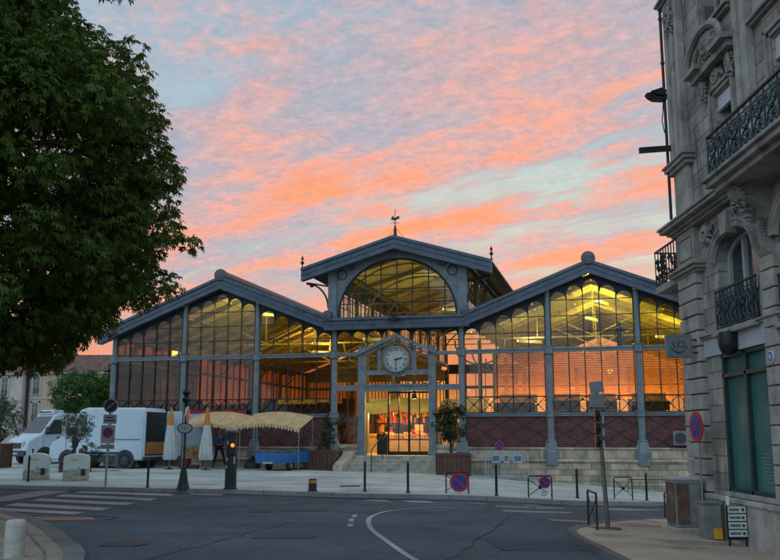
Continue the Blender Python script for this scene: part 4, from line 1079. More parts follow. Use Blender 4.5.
# --- things fixed to the building
t = thing('bank_sign', 'grey projecting bank sign lettered LCL above the corner pier', 'sign', (5.24, 16.9, 3.28))
b = MB(); b.box(0.0, 0.50, -0.05, 0.05, -0.22, 0.22); b.build('board', mat('grey_sign_board', (0.17,0.18,0.185), 0.4, 0, 0.1, 4), t, bevel=0.015)
b = MB(); b.bar((0.5,0,0.12),(0.66,0,0.12),0.03,0.03); b.bar((0.5,0,-0.12),(0.66,0,-0.12),0.03,0.03); b.build('bracket', M['iron_dark'], t)
mletter = mat('dull_sign_letters', (0.07,0.075,0.085), 0.5)
text_part('lettering', 'LCL', 0.17, mletter, t, (0.26, -0.056, 0.03), (R(90),0,0), 0.004)
b = MB(); b.tube([(0.08+0.30*k/8, -0.056, -0.02-0.10*math.sin(R(180*k/8))**0.8*(1.0) if 0<k<8 else -0.02) for k in range(9)], [0.004,0.008,0.012,0.015,0.015,0.013,0.010,0.007,0.003], 5); b.build('swoosh', mletter, t)
t = thing('street_plaque', 'small blue enamel plaque with white rim on the stone pier', 'plaque', (BX-0.005, 13.67, 2.80))
b = MB(); b.lathe((0,0,0), [(0.10,-0.012),(0.10,0.005)], 20, axis='x'); b.build('rim', M['white_paint'], t)
b = MB(); b.lathe((-0.014,0,0), [(0.082,-0.004),(0.082,0.004)], 20, axis='x'); b.build('face', mat('blue_enamel', (0.02,0.09,0.25), 0.3), t)
b = MB()
b.box(-0.024, -0.018, -0.05, 0.05, -0.012, 0.012); b.box(-0.024, -0.018, -0.012, 0.012, -0.05, 0.05); b.build('mark', M['white_paint'], t)
t = thing('wall_lantern', 'dark rounded lantern hanging in front of the pale shop fascia', 'lantern', (XW-0.08, 15.22, 3.36))
b = MB(); b.lathe((-0.10,0,-0.20), [(0.02,-0.20),(0.10,-0.18),(0.15,-0.10),(0.165,0.0),(0.165,0.16),(0.15,0.20),(0.05,0.21)], 16); b.build('body', M['black'], t, smooth=True)
b = MB(); b.tube([(0.05,0,0.06),(-0.06,0,0.06),(-0.10,0,0.0),(-0.10,0,-0.05)], 0.014, 6); b.build('arm', M['iron_dark'], t)
t = thing('floodlight', 'black floodlight jutting over the street high on the building corner', 'floodlight', (BX-0.05, 17.9, 8.75))
b = MB(); b.prism([(-0.06,0.10),(-0.30,0.02),(-0.20,-0.06),(0.05,-0.10)], -0.12, 0.12, 'xz'); b.prism([(-0.30,0.0),(-0.40,-0.02),(-0.34,-0.10),(-0.24,-0.16),(-0.05,-0.17),(0.05,-0.14),(0.05,-0.10),(-0.18,-0.09)], -0.10, 0.10, 'xz'); b.build('housing', M['iron_dark'], t, bevel=0.01)
b = MB(); b.bar((0.0,0,0.05),(0.15,0,0.08),0.04,0.05); b.build('arm', M['iron_dark'], t)
b = MB(); b.tube([(-0.02,0.02,-0.12),(-0.04,0.02,-0.4),(-0.07,0.02,-0.6),(-0.03,0.02,-0.85),(0.03,0.02,-0.95)], 0.012, 5); b.build('cable', M['black'], t)

# --- utility boxes and signs at its foot
def gbase(x, y, h=0.10): return (x, y, gz(x, y)+h)
M['cabinet'] = mat('weathered_grey_metal', (0.20,0.20,0.18), 0.6, 0.1, 0.25, 4, 0.2, 20, grime=((0.16,0.075,0.04), 2.5, 0.8))
M['rust_door'] = mat('rust_stained_door', (0.13,0.075,0.05), 0.7, 0.1, 0.35, 5, 0.3, 20, grime=((0.22,0.20,0.17), 3.0, 0.6))
t = thing('electrical_cabinet', 'large grey utility cabinet with pale lid and rust stained door at the building corner', 'utility cabinet', gbase(5.45, 17.1))
b = MB(); b.box(-0.20,0.26,-0.30,0.30,0.10,0.94); b.build('body', M['cabinet'], t, bevel=0.01)
b = MB(); b.box(-0.25,0.31,-0.35,0.35,0.94,0.99); b.box(-0.22,0.28,-0.32,0.32,0.90,0.94); b.build('lid', mat('pale_cabinet_lid', (0.34,0.36,0.35), 0.5), t, bevel=0.01)
b = MB(); b.box(-0.18,0.04,-0.315,-0.302,0.16,0.88); b.build('door', M['rust_door'], t)
b = MB(); b.box(-0.215,-0.203,-0.24,0.24,0.16,0.88); b.build('door', M['rust_door'], t)
b = MB(); b.box(-0.30,0.34,-0.42,0.40,-0.10,0.10); b.build('base', M['step'], t, bevel=0.02)
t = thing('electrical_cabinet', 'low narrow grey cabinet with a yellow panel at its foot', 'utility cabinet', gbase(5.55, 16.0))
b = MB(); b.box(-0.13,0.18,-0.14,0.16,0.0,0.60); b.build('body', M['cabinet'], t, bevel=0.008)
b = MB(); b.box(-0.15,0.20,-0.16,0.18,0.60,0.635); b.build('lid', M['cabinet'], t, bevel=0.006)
b = MB(); b.box(0.03,0.18,-0.150,-0.142,0.01,0.20); b.build('yellow_panel', mat('yellow_panel', (0.62,0.30,0.03), 0.5, 0, 0.2, 8), t)  # warm glow low on the cabinet, painted as a yellow patch without a lamp
M['sign_red'] = mat('sign_red', (0.42,0.02,0.03), 0.4, 0, 0.08, 3)
M['sign_blue'] = mat('sign_blue', (0.015,0.04,0.24), 0.4, 0, 0.08, 3)
M['pole_grey'] = mat('galvanised_pole', (0.22,0.23,0.235), 0.45, 0.4, 0.15, 6)
def noparking(parent, c, r, axis='y', sgn=-1, name='sign_disc'):
    """round blue sign, red rim and bar(s); faces sgn along axis"""
    b = MB(); b.lathe(c, [(r, -0.012*1), (r, 0.012)], 28, axis=axis); o = b.build(name, M['sign_red'], parent)
    cc = list(c); k = {'x':0,'y':1}[axis]; cc[k] += sgn*0.014
    b = MB(); b.lathe(tuple(cc), [(r*0.76,-0.003),(r*0.76,0.003)], 24, axis=axis); b.build('blue_field', M['sign_blue'], o)
    b = MB(); cc[k] += sgn*0.006
    for q in (1,):
        d = r*0.72*0.707
        if axis == 'y': b.bar((cc[0]-d,cc[1],cc[2]+d),(cc[0]+d,cc[1],cc[2]-d),0.004,r*0.20,(1,0,1))
        else: b.bar((cc[0],cc[1]-d,cc[2]+d),(cc[0],cc[1]+d,cc[2]-d),0.004,r*0.20,(0,1,1))
    b.build('red_bar', M['sign_red'], o)
    return o
t = thing('parking_sign', 'round no parking sign on a thin post beside the rusticated corner pier', 'road sign', gbase(5.60, 16.45), R(5))
b = MB(); b.cyl((0.02,0,-0.05),(0.02,0,2.15),0.022,0.022,8); b.build('post', M['pole_grey'], t)
noparking(t, (-0.012,0,1.93), 0.27, 'x', -1)
t = thing('direction_sign', 'stack of four small white direction panels on a dark stand below the shop window', 'direction sign', gbase(5.62, 14.95))
b = MB(); b.bar((-0.10,0.02,0),(-0.10,0.02,0.62),0.03,0.03); b.bar((0.17,0.02,0),(0.17,0.02,0.62),0.03,0.03); b.box(-0.13,0.20,0.02,0.04,0.10,0.64); b.build('stand', M['black'], t)
for k in range(4):
    z0 = 0.155+k*0.125
    b = MB(); b.box(-0.11,0.18,-0.012,0.012,z0,z0+0.105); o = b.build('panel', mat('sign_panel', (0.50,0.54,0.50), 0.5, 0, 0.1, 5) if k == 0 else bpy.data.materials['sign_panel'], t)
    b = MB()
    random.seed(k); x = -0.09
    while x < 0.07: wd = random.uniform(0.012,0.03); b.box(x, x+wd, -0.016, -0.0125, z0+0.035, z0+0.07); x += wd+0.008
    b.lathe((0.13,-0.014,z0+0.052), [(0.024,-0.002),(0.024,0.002)], 10, axis='y'); b.build('marks', M['shopframe'], o)
b = MB(); b.box(-0.125,-0.085,-0.02,0.02,0.66,0.80); b.build('label_tag', M['white_paint'], t)
# ================================================================== inside the hall
def hall_thing(name, label, cat, t, d, z, group=None, rz=0.0):
    x, y, _ = hw(t, d); return thing(name, label, cat, (x, y, z), -TH+rz, group)
M['lamp_yellow'] = lamp_mat('lit_yellow_tube', (1.0, 0.80, 0.35), 14.0)
M['lamp_orange'] = lamp_mat('lit_orange_bulb', (1.0, 0.42, 0.10), 20.0)
M['canvas'] = mat('cream_canvas', (0.55, 0.50, 0.34), 0.85, 0, 0.12, 3)
def tube_lamp(t, d, z, power, label, col=(1.0, 0.80, 0.14), rz=0.6, vis=True):
    o = hall_thing('tube_lamp', label, 'lamp', t, d, z, 'tube lamps under the hall roof', rz)
    b = MB(); b.box(-0.64, 0.64, -0.09, 0.09, -0.06, -0.02); b.box(-0.64, 0.64, -0.09, -0.07, -0.02, 0.085); b.box(-0.64, 0.64, 0.07, 0.09, -0.02, 0.085); b.build('housing', M['white_paint'], o)
    b = MB(); b.tube([(-0.4,0,0),(-0.4,0,0.7)], 0.008, 4); b.tube([(0.4,0,0),(0.4,0,0.7)], 0.008, 4); b.build('suspension', M['iron_dark'], o)
    b = MB(); b.cyl((-0.58,0,0.035),(0.58,0,0.035),0.025,0.025,8); b.build('tube', M['lamp_yellow'], o)
    l = bpy.data.lights.new('lamp_light', 'POINT'); l.energy = power; l.color = col; l.shadow_soft_size = 0.25
    lo = bpy.data.objects.new('lamp_light', l); COL.objects.link(lo); lo.parent = o; lo.location = (0,0,0.15)
tube_lamp(-7.5, 3.4, 7.62, 300, 'yellow tube lamp nearest the facade under the left wing gable', rz=0.9)
tube_lamp(-4.9, 4.6, 6.2, 170, 'yellow tube lamp low beside the valley of the left wing')
tube_lamp(-8.8, 16, 6.9, 330, 'amber tube lamp deep inside the left wing', col=(1.0, 0.55, 0.15))
tube_lamp(8.9, 4.2, 7.75, 420, 'yellow tube lamp nearest the facade under the right wing gable', col=(1.0, 0.82, 0.10), rz=1.2)
tube_lamp(8.3, 9, 7.6, 400, 'yellow tube lamp midway back in the right wing', col=(1.0, 0.80, 0.10), rz=1.2)
tube_lamp(11.9, 6.5, 6.3, 190, 'yellow tube lamp at the outer side of the right wing', col=(1.0, 0.80, 0.10))
tube_lamp(5.4, 5.0, 6.1, 130, 'pale tube lamp beside the green bracket in the right wing', col=(1.0, 0.85, 0.45))
tube_lamp(1.2, 8, 8.2, 75, 'olive lit tube lamp high in the raised nave', col=(0.9, 0.95, 0.30))
tube_lamp(-1.8, 3.2, 6.2, 40, 'small tube lamp behind the arcade left of the clock', col=(1.0, 0.82, 0.2))
tube_lamp(1.0, 19, 8.2, 75, 'tube lamp at the far end of the raised nave', col=(1.0, 0.7, 0.2))

def bulb(t, d, z, power, label, col=(1.0, 0.38, 0.09)):
    o = hall_thing('heat_lamp', label, 'lamp', t, d, z, 'orange lamps over the market stalls')
    b = MB(); b.lathe((0,0,0), [(0.03,0.22),(0.05,0.16),(0.16,0.02),(0.17,0.0)], 12, caps=False); b.build('shade', M['iron_dark'], o, smooth=True)
    b = MB(); b.sphere((0,0,0.05), 0.05, 6); b.build('bulb', M['lamp_orange'], o)
    b = MB(); b.tube([(0,0,0.2),(0,0,0.9)], 0.006, 4); b.build('cord', M['iron_dark'], o)
    l = bpy.data.lights.new('lamp_light', 'POINT'); l.energy = power; l.color = col; l.shadow_soft_size = 0.08
    lo = bpy.data.objects.new('lamp_light', l); COL.objects.link(lo); lo.parent = o; lo.location = (0,0,-0.04)
bulb(-2.5, 5.6, 2.75, 120, 'orange lamp over the left of the stall behind the entrance')
bulb(-1.3, 5.4, 2.72, 150, 'orange lamp over the middle of the stall behind the entrance')
bulb(-0.2, 5.6, 2.75, 130, 'orange lamp over the right of the stall behind the entrance')
bulb(0.3, 2.2, 3.3, 190, 'warm lamp just inside the entrance door', (1.0, 0.62, 0.16))
for k, (tt, lab) in enumerate([(3.7,'orange lamp behind the leftmost booth in the right wing'),(5.9,'orange lamp between the first two booths of the right wing'),(7.7,'orange lamp between the middle booths of the right wing'),(9.5,'orange lamp behind the fourth booth of the right wing'),(11.6,'orange lamp at the outer end of the right wing booths')]):
    bulb(tt, 8.4, 3.35, 330, lab, (1.0, 0.50, 0.10))

M['dark_box'] = mat('dark_booth_panel', (0.016, 0.014, 0.013), 0.6, 0, 0.2, 4)
M['orange_panel'] = mat('ochre_booth_back', (0.50, 0.30, 0.10), 0.7, 0, 0.2, 2)
def booth(t, d, w_, h, label):
    o = hall_thing('market_booth', label, 'market booth', t, d, 0.76, 'booths standing in the right wing of the hall')
    b = MB(); b.box(-w_/2, w_/2, -0.9, -0.84, 0, 1.1); b.box(-w_/2, w_/2, -1.0, -0.4, 1.1, 1.15); b.build('counter', M['dark_box'], o)
    b = MB(); b.box(-w_/2, w_/2, 0.9, 0.96, 0, 2.9); b.build('back_panel', M['orange_panel'], o)
    b = MB(); b.box(-w_/2-0.05, w_/2+0.05, -1.05, -0.95, h-0.42, h); b.build('sign_board', M['dark_box'], o)
    for s in (-1, 1):
        b = MB(); b.box(s*w_/2-0.03, s*w_/2+0.03, -1.0, -0.94, 0, h); b.build('post', M['iron_dark'], o)
    b = MB(); b.box(-w_/2, w_/2, -0.95, 0.9, h-0.05, h); b.build('roof', M['dark_box'], o)
booth(4.6, 6.0, 1.9, 2.42, 'dark booth with a sign board in the right wing nearest the entrance')
booth(7.0, 6.0, 1.3, 2.50, 'narrow dark booth behind the middle bay of the right wing')
booth(8.7, 6.0, 1.3, 2.46, 'second narrow dark booth behind the middle bay of the right wing')
booth(10.9, 6.0, 1.6, 2.44, 'dark booth behind the outer column of the right wing')
def stall(t, d, w_, label, canopy_z=2.35, cm=None):
    o = hall_thing('market_stall', label, 'market stall', t, d, 0.76, 'canvas covered stalls inside the hall')
    b = MB(); b.box(-w_/2, w_/2, -0.5, 0.5, 0.62, 0.68); b.box(-w_/2, w_/2, -0.52, -0.48, 0.0, 0.68); b.build('counter', M['canvas'], o)
    b = MB(); b.grid(lambda a, c: (-w_/2+w_*a, -1.3+2.4*c, canopy_z+0.42*math.sin(c*2.2)-0.10*math.sin(a*9)*(1-c)*0.5-(0.08 if c < 0.01 else 0)-0.10*abs(math.sin(a*3.14*2))*(1-c)), 20, 8)
    b.grid(lambda a, c: (-w_/2+w_*a, -1.3-0.02*c, canopy_z-0.10*math.sin(a*9)*0.5-0.08-0.10*abs(math.sin(a*6.28))-0.22*c), 20, 2)
    b.build('canopy', cm or M['canvas'], o, smooth=True)
    for sx in (-1, 1):
        for sy in (-1.1, 0.9):
            b = MB(); b.cyl((sx*(w_/2-0.05), sy, 0), (sx*(w_/2-0.05), sy, canopy_z+0.15), 0.02, 0.02, 6); b.build('post', M['iron_dark'], o)
stall(-1.3, 6.2, 3.5, 'cream canvas market stall glowing orange straight behind the entrance door')
stall(1.9, 7.4, 2.4, 'cream canvas market stall seen to the right of the door post')
stall(-6.4, 6.4, 3.2, 'unlit cream stall standing behind the third bay of the left wing')
cols_ = [((0.55,0.10,0.04),'red'),((0.65,0.28,0.05),'orange'),((0.20,0.30,0.06),'green'),((0.60,0.45,0.12),'yellow')]
for c, n_ in cols_: M['fruit_'+n_] = mat(n_+'_produce', c, 0.6, 0, 0.35, 9)
M['crate'] = mat('pale_wood_crate', (0.45, 0.33, 0.18), 0.8, 0, 0.2, 8)
random.seed(12)
posn = [(-1.2,'leftmost'),(-0.75,'second from left'),(-0.3,'third from left'),(0.15,'middle'),(0.6,'third from right'),(1.05,'second from right'),(1.5,'rightmost')]
for k, (tt, nm) in enumerate(posn):
    c = cols_[(k*3+1) % 4][1]
    o = hall_thing('produce_crate', f'wooden crate of {c} produce, {nm} of the row on the entrance stall', 'crate', tt-1.45, 5.85, 0.76+0.68, 'produce crates on the entrance stall')
    b = MB()
    for z in (0.02, 0.12): b.box(-0.2,0.2,-0.15,-0.135,z,z+0.07); b.box(-0.2,0.2,0.135,0.15,z,z+0.07); b.box(-0.2,-0.185,-0.15,0.15,z,z+0.07); b.box(0.185,0.2,-0.15,0.15,z,z+0.07)
    b.box(-0.2,0.2,-0.15,0.15,0,0.02); b.build('slats', M['crate'], o)
    b = MB()
    for q in range(16): b.sphere((-0.15+0.1*(q % 4), -0.1+0.068*(q//4), 0.19+random.uniform(0,0.05)), 0.052, 5)
    b.build('produce', M['fruit_'+c], o, smooth=True)
for k, (tt, dd, zz, lab) in enumerate([(-0.6,6.7,0.76+0.68,'pale cardboard box standing behind the left produce crates'),(0.35,6.75,0.76+0.68,'pale cardboard box standing behind the middle produce crates'),(1.0,6.7,0.76+0.68,'pale cardboard box standing behind the right produce crates'),(0.95,6.7,0.76+1.06,'small pale box stacked on another behind the right crates')]):
    o = hall_thing('cardboard_box', lab, 'box', tt-1.4, dd, zz, 'boxes on the entrance stall')
    b = MB(); b.box(-0.2,0.2,-0.15,0.15,0,0.36); b.build('carton', M['crate'], o, bevel=0.006); b = MB(); b.box(-0.2,0.2,-0.03,0.03,0.361,0.364); b.build('tape', M['canvas'], o)
o = hall_thing('goods_rack', 'tall rack crowded with red, orange and pale goods behind the entrance stall', 'rack', -1.3, 8.2, 0.76)
b = MB()
for z in (0.0, 0.5, 1.0, 1.5, 2.0): b.box(-1.9,1.9,-0.2,0.2,z,z+0.03)
for x in (-1.9,-0.65,0.65,1.9): b.box(x-0.02,x+0.02,-0.2,0.2,0,2.1)
b.build('shelves', M['dark_box'], o)
random.seed(77)
gm = [M['fruit_red'], M['dark_box'], M['fruit_orange'], M['wood_brown'], M['crate'], M['dark_box']]
for q in range(23):
    x = -1.75+0.16*q
    for z in (0.03, 0.53, 1.03, 1.53):
        if random.random() > 0.85: continue
        b = MB(); b.box(x-random.uniform(0.03,0.09), x+random.uniform(0.03,0.09), -0.18, random.uniform(-0.1,0.1), z, z+random.uniform(0.08, 0.42))
        b.build('goods', gm[random.randrange(6)], o)
o = hall_thing('hanging_cloths', 'row of red and dark goods hanging under the front of the entrance stall canopy', 'goods', -0.3, 5.1, 2.95)
b = MB(); b.tube([(-1.3,0,0),(1.3,0,0)], 0.015, 5); b.build('rail', M['iron_dark'], o)
for q in range(13):
    x = -1.2+0.2*q; h_ = random.uniform(0.22, 0.5)
    b = MB(); b.prism([(x-0.07,-0.02),(x+0.07,-0.02),(x+0.085,-h_),(x-0.06,-h_-0.04)], -0.03, 0.03); b.build('cloth', gm[(q*2) % 6], o)
# dark waste bin inside the door
o = hall_thing('floor_bin', 'dark rectangular bin standing inside the entrance on the left', 'bin', -0.88, 0.85, 0.78)
b = MB(); b.box(-0.21,0.21,-0.16,0.16,0,0.86); b.build('body', M['iron_deep'], o, bevel=0.02)
b = MB(); b.box(-0.23,0.23,-0.18,0.18,0.86,0.92); b.build('lid', M['iron_deep'], o, bevel=0.01)
# handrails on the steps
for tt, lab in ((-0.62,'dark handrail on the entrance steps, left one'),(-0.42,'dark handrail at the top of the entrance steps, right one')):
    o = hall_thing('handrail', lab, 'handrail', tt, -0.75, 0.45, 'handrails on the entrance steps')
    b = MB()
    if tt < -0.5: b.tube([(0,-1.25,-0.45),(0,-1.25,0.50),(0,-1.15,0.58),(0,0.55,1.18),(0,0.6,1.10),(0,0.6,0.31)], 0.022, 6)
    else: b.tube([(0,-0.15,0.05),(0,-0.15,0.95),(0,-0.05,1.02),(0,0.50,1.22),(0,0.56,1.12),(0,0.56,0.31)], 0.022, 6)
    b.build('rail', M['iron_dark'], o, smooth=True)
# statue standing on the transom behind the right gable
o = hall_thing('statue', 'dark standing statue silhouetted behind the right gable window', 'statue', 9.62, 0.55, 5.22)
b = MB(); b.lathe((0,0,0), [(0.17,0.0),(0.17,0.07),(0.12,0.10),(0.12,0.16)], 10); b.build('pedestal', M['iron_dark'], o)
b = MB(); b.lathe((0,0,0.16), [(0.13,0.0),(0.12,0.15),(0.10,0.30),(0.115,0.42),(0.085,0.50),(0.12,0.60),(0.15,0.70),(0.13,0.76),(0.045,0.80),(0.04,0.83),(0.065,0.87),(0.075,0.93),(0.06,1.0),(0.02,1.03)], 14)
b.tube([(0.14,0,0.86),(0.20,-0.03,0.70),(0.10,-0.12,0.60)], [0.04,0.035,0.02], 6); b.tube([(-0.14,0,0.86),(-0.19,0,0.66),(-0.16,-0.05,0.50)], [0.04,0.035,0.02], 6); b.build('figure', M['iron_dark'], o, smooth=True)

# red banner, box and air conditioner outside on the facade
o = hall_thing('red_banner', 'long red banner hung along the sill rail above the striped awnings', 'banner', -8.5, -0.22, 2.62)
b = MB(); b.grid(lambda a, c: (-1.5+3.0*a, -0.02*math.sin(a*20), -0.12+0.30*c), 30, 3); b.build('cloth', mat('red_cloth', (0.28,0.02,0.035), 0.8, 0, 0.2, 4), o, smooth=True)
b = MB(); b.tube([(-1.55,0.0,0.18),(1.55,0.0,0.18)], 0.015, 6); b.build('rod', M['iron_dark'], o)
o = hall_thing('air_conditioner', 'grey air conditioning unit mounted on the brick panel beside the corner building', 'air conditioner', 11.85, -0.16, 1.22)
b = MB(); b.box(-0.33,0.33,-0.15,0.13,0,0.58); b.build('casing', mat('grey_casing', (0.16,0.16,0.165), 0.5, 0, 0.1, 5), o, bevel=0.02)
b = MB(); b.lathe((-0.05,-0.155,0.29), [(0.22,-0.01),(0.22,0.01),(0.19,0.012)], 22, axis='y')
b.build('fan', M['black'], o)
b = MB()
for k in range(5): b.tube([(-0.05+ (0.04+0.04*k)*math.cos(R(a)), -0.175, 0.29+(0.04+0.04*k)*math.sin(R(a))) for a in range(0,361,30)], 0.005, 4)
b.build('grille', M['pole_grey'], o)
for s in (-0.22, 0.22):
    b = MB(); b.bar((s,0.14,-0.02),(s,-0.15,-0.02),0.03,0.03); b.build('bracket', M['iron_dark'], o)
# long thin rail along the plinth
# distant houses beyond the hall, seen through its glass
M['far_wall'] = mat('far_house_wall', (0.20,0.16,0.13), 0.9, 0, 0.15, 0.5)
M['far_roof'] = mat('far_house_roof', (0.12,0.06,0.045), 0.9, 0, 0.15, 0.5)
random.seed(21)
far_labels = ['low house with tiled roof beyond the hall, seen through the left wing','gabled house beyond the hall behind the third left bay','wide house beyond the hall seen left of the entrance','small house beyond the hall seen behind the clock','tall narrow house beyond the hall right of the entrance','long low house beyond the hall behind the first right bay','gabled house beyond the hall behind the middle right bay','house with chimney beyond the hall behind the outer right bay','last low house beyond the hall towards the corner building']
for k, px_ in enumerate([-27, -19.5, -11, -3, 5, 13, 21, 30, 39]):
    Y = 112+random.uniform(-6, 8); h = random.uniform(2.6, 4.0); wd = random.uniform(5, 7.4)
    o = thing('distant_house', far_labels[k], 'house', (px_, Y, gz(px_, Y)-0.5), random.uniform(-0.2, 0.2), 'houses beyond the market hall')
    b = MB(); b.box(-wd/2, wd/2, -4, 4, 0, h); b.build('wall', M['far_wall'], o)
    b = MB(); b.prism([(-wd/2-0.3, h), (wd/2+0.3, h), (0, h+random.uniform(1.0, 1.8))], -4.2, 4.2, 'xz'); ro = b.build('roof', M['far_roof'], o)
    b = MB(); b.box(wd*0.2, wd*0.2+0.6, -1, -0.4, h+0.3, h+1.9); b.build('chimney', M['far_wall'], ro)
    for q in (-0.25, 0.25):
        b = MB(); b.box(wd*q-0.4, wd*q+0.4, -4.03, -3.98, 1.2, 2.4); b.build('window', M['window_dark'], o)
# ================================================================== street furniture and market things
def pole_bollard(x, y, label, h=0.82, group='dark bollards along the plaza kerb', r=0.036):
    o = thing('bollard', label, 'bollard', gbase(x, y), 0, group)
    b = MB(); b.lathe((0,0,0), [(r*1.5,-0.02),(r*1.5,0.03),(r,0.05),(r*0.92,h-0.10),(r*1.15,h-0.09),(r*1.15,h-0.05),(r*0.9,h-0.04),(r*0.8,h),(r*0.3,h+0.02)], 12); b.build('post', M['iron_dark'], o, smooth=True)
    b = MB(); b.lathe((0,0,0), [(r*1.02,h-0.17),(r*1.0,h-0.13)], 12); b.build('band', M['iron_deep'], o)
pole_bollard(-7.15, 26.9, 'slim dark bollard at the kerb right of the parking sign post')
pole_bollard(-0.69, 25.0, 'slim dark bollard at the kerb in front of the entrance steps, left of its twin')
pole_bollard(0.48, 24.4, 'slim dark bollard at the kerb just right of the entrance centre')
pole_bollard(2.81, 24.1, 'slim dark bollard at the kerb between the two hoops with signs')
pole_bollard(5.33, 26.0, 'slim dark bollard at the kerb behind the leaning signal pole')
pole_bollard(7.95, 28.3, 'slim dark bollard at the kerb nearest the corner building')
pole_bollard(-12.0, 30.2, 'slim dark bollard in front of the left recycling bin', 0.85)
def hoop(x, y, w_, h, label, rz=0.0, sign=None, z=0.10, plate=False):
    o = thing('hoop_barrier', label, 'hoop barrier', (x, y, gz(x, y)+z), rz, 'crossed hoop barriers round the junction')
    b = MB(); b.tube([(-w_/2,0,-0.03),(-w_/2,0,h-0.03),(-w_/2+0.03,0,h),(w_/2-0.03,0,h),(w_/2,0,h-0.03),(w_/2,0,-0.03)], 0.02, 6); b.build('frame', M['iron_dark'], o, smooth=True)
    b = MB(); b.tube([(-w_/2,0,0.08),(w_/2,0,h-0.08)], 0.010, 5); b.tube([(-w_/2,0,h-0.08),(w_/2,0,0.08)], 0.010, 5); b.lathe((0,0,h/2), [(0.05,-0.012),(0.05,0.012)], 12, axis='y'); b.build('cross', M['iron_dark'], o)
    if sign: noparking(o, (sign[0], -0.05, sign[1]), sign[2], 'y', -1)
    if plate:
        b = MB(); b.box(sign[0]-0.14, sign[0]+0.14, -0.06, -0.045, 0.05, 0.2); p_ = b.build('plate', M['white_paint'], o)
        b = MB()
        for k in range(3): b.box(sign[0]-0.11, sign[0]+0.10-0.03*k, -0.064, -0.061, 0.17-0.045*k, 0.185-0.045*k)
        b.build('plate_text', M['black'], p_)
    return o
hoop(1.80, 24.4, 0.60, 0.56, 'crossed hoop barrier carrying a large round no parking sign before the right planter', 0, (0.05, 0.30, 0.255))
hoop(3.98, 24.2, 0.62, 0.58, 'crossed hoop barrier carrying a smaller no parking sign and white plate', 0, (0.12, 0.42, 0.155), plate=True)
hoop(7.05, 27.6, 0.55, 0.66, 'crossed hoop barrier without sign right of the leaning signal pole', 0)
hoop(6.62, 21.2, 0.50, 0.66, 'crossed hoop barrier beside the large grey utility cabinet', -0.12, z=0.0)
hoop(3.62, 16.4, 1.0, 0.62, 'hoop barrier seen almost edge on at the tip of the right pavement', R(86))
# yellow banded short bollard
o = thing('short_bollard', 'short dark bollard with a yellow band at the plaza kerb', 'bollard', gbase(-2.13, 25.1))
b = MB(); b.lathe((0,0,0), [(0.15,-0.02),(0.15,0.02),(0.115,0.04),(0.112,0.22),(0.112,0.30)], 16, caps=False); b.lathe((0,0,0), [(0.112,0.30),(0.10,0.34),(0.02,0.345)], 16); b.build('body', M['black'], o, smooth=True)
b = MB(); b.lathe((0,0,0), [(0.118,0.225),(0.118,0.30)], 16); b.build('yellow_band', mat('dull_yellow_band', (0.38,0.22,0.03), 0.5), o)
# pedestrian signal column
o = thing('signal_column', 'thick dark green signal column with a lit orange lamp on the plaza kerb', 'signal column', gbase(-4.53, 25.9))
b = MB(); b.lathe((0,0,0), [(0.19,-0.02),(0.19,0.05),(0.165,0.07),(0.16,1.60)], 18); b.build('column', M['iron_deep'], o, smooth=True)
b = MB(); b.lathe((0,0,0), [(0.18,1.60),(0.19,1.63),(0.19,1.66),(0.14,1.69)], 18); b.build('cap', M['pole_grey'], o, smooth=True)
b = MB(); b.box(-0.02,0.15,-0.22,-0.12,0.98,1.50); b.build('signal_head', M['black'], o, bevel=0.015)
b = MB(); b.lathe((0.065,-0.222,1.24), [(0.055,-0.01),(0.055,0.006)], 14, axis='y'); b.build('lit_lens', lamp_mat('signal_orange', (1.0,0.27,0.02), 1.6), o)
for k, (x, z, hh) in enumerate([(0.10,0.72,0.22),(-0.09,0.80,0.10),(-0.07,1.25,0.12),(-0.10,0.60,0.07)]):
    b = MB(); b.bar((x,-0.168+abs(x)*0.35,z),(x,-0.168+abs(x)*0.35,z+hh), 0.06, 0.004, (0,1,0)); b.build('sticker', M['frame_white'], o)
# lantern post with bell base and oval sign
o = thing('sign_post', 'thin black post with bell shaped base, white oval sign and small lantern top', 'sign post', gbase(-5.92, 26.1))
b = MB(); b.lathe((0,0,0), [(0.19,-0.02),(0.19,0.04),(0.165,0.08),(0.13,0.25),(0.09,0.50),(0.07,0.56),(0.085,0.60),(0.05,0.64),(0.035,0.70),(0.032,2.35)], 14); b.build('post', M['iron_deep'], o, smooth=True)
b = MB(); b.lathe((0,0,2.35), [(0.03,0),(0.09,0.04),(0.04,0.08),(0.11,0.14),(0.13,0.20),(0.10,0.24),(0.05,0.30),(0.10,0.34),(0.12,0.40),(0.07,0.46),(0.03,0.52),(0.02,0.58)], 12); b.build('lantern_top', M['iron_deep'], o, smooth=True)
b = MB(); b.prism([(0.225*math.cos(R(a)), 1.72+0.155*math.sin(R(a))) for a in range(0, 360, 15)], -0.07, -0.045, 'xz'); ov = b.build('oval_sign', M['iron_deep'], o)
b = MB(); b.prism([(0.195*math.cos(R(a)), 1.72+0.125*math.sin(R(a))) for a in range(0, 360, 15)], -0.078, -0.071, 'xz'); b.build('white_field', M['frame_white'], ov)
b = MB()
for k, wd in enumerate((0.10, 0.22, 0.14)): b.box(-wd/2, wd/2, -0.082, -0.079, 1.765-0.05*k, 1.785-0.05*k)
b.build('oval_text', M['pole_grey'], ov)
b = MB(); cx = 0.05
b.lathe((cx,-0.03,2.10), [(0.23,-0.012),(0.23,0.012)], 24, axis='x'); rd = b.build('red_disc', M['sign_red'], o); rd.location = (0,0,0)
b = MB(); b.box(cx-0.018, cx-0.012, -0.19, 0.13, 2.06, 2.14); b.build('white_bar', M['white_paint'], rd)
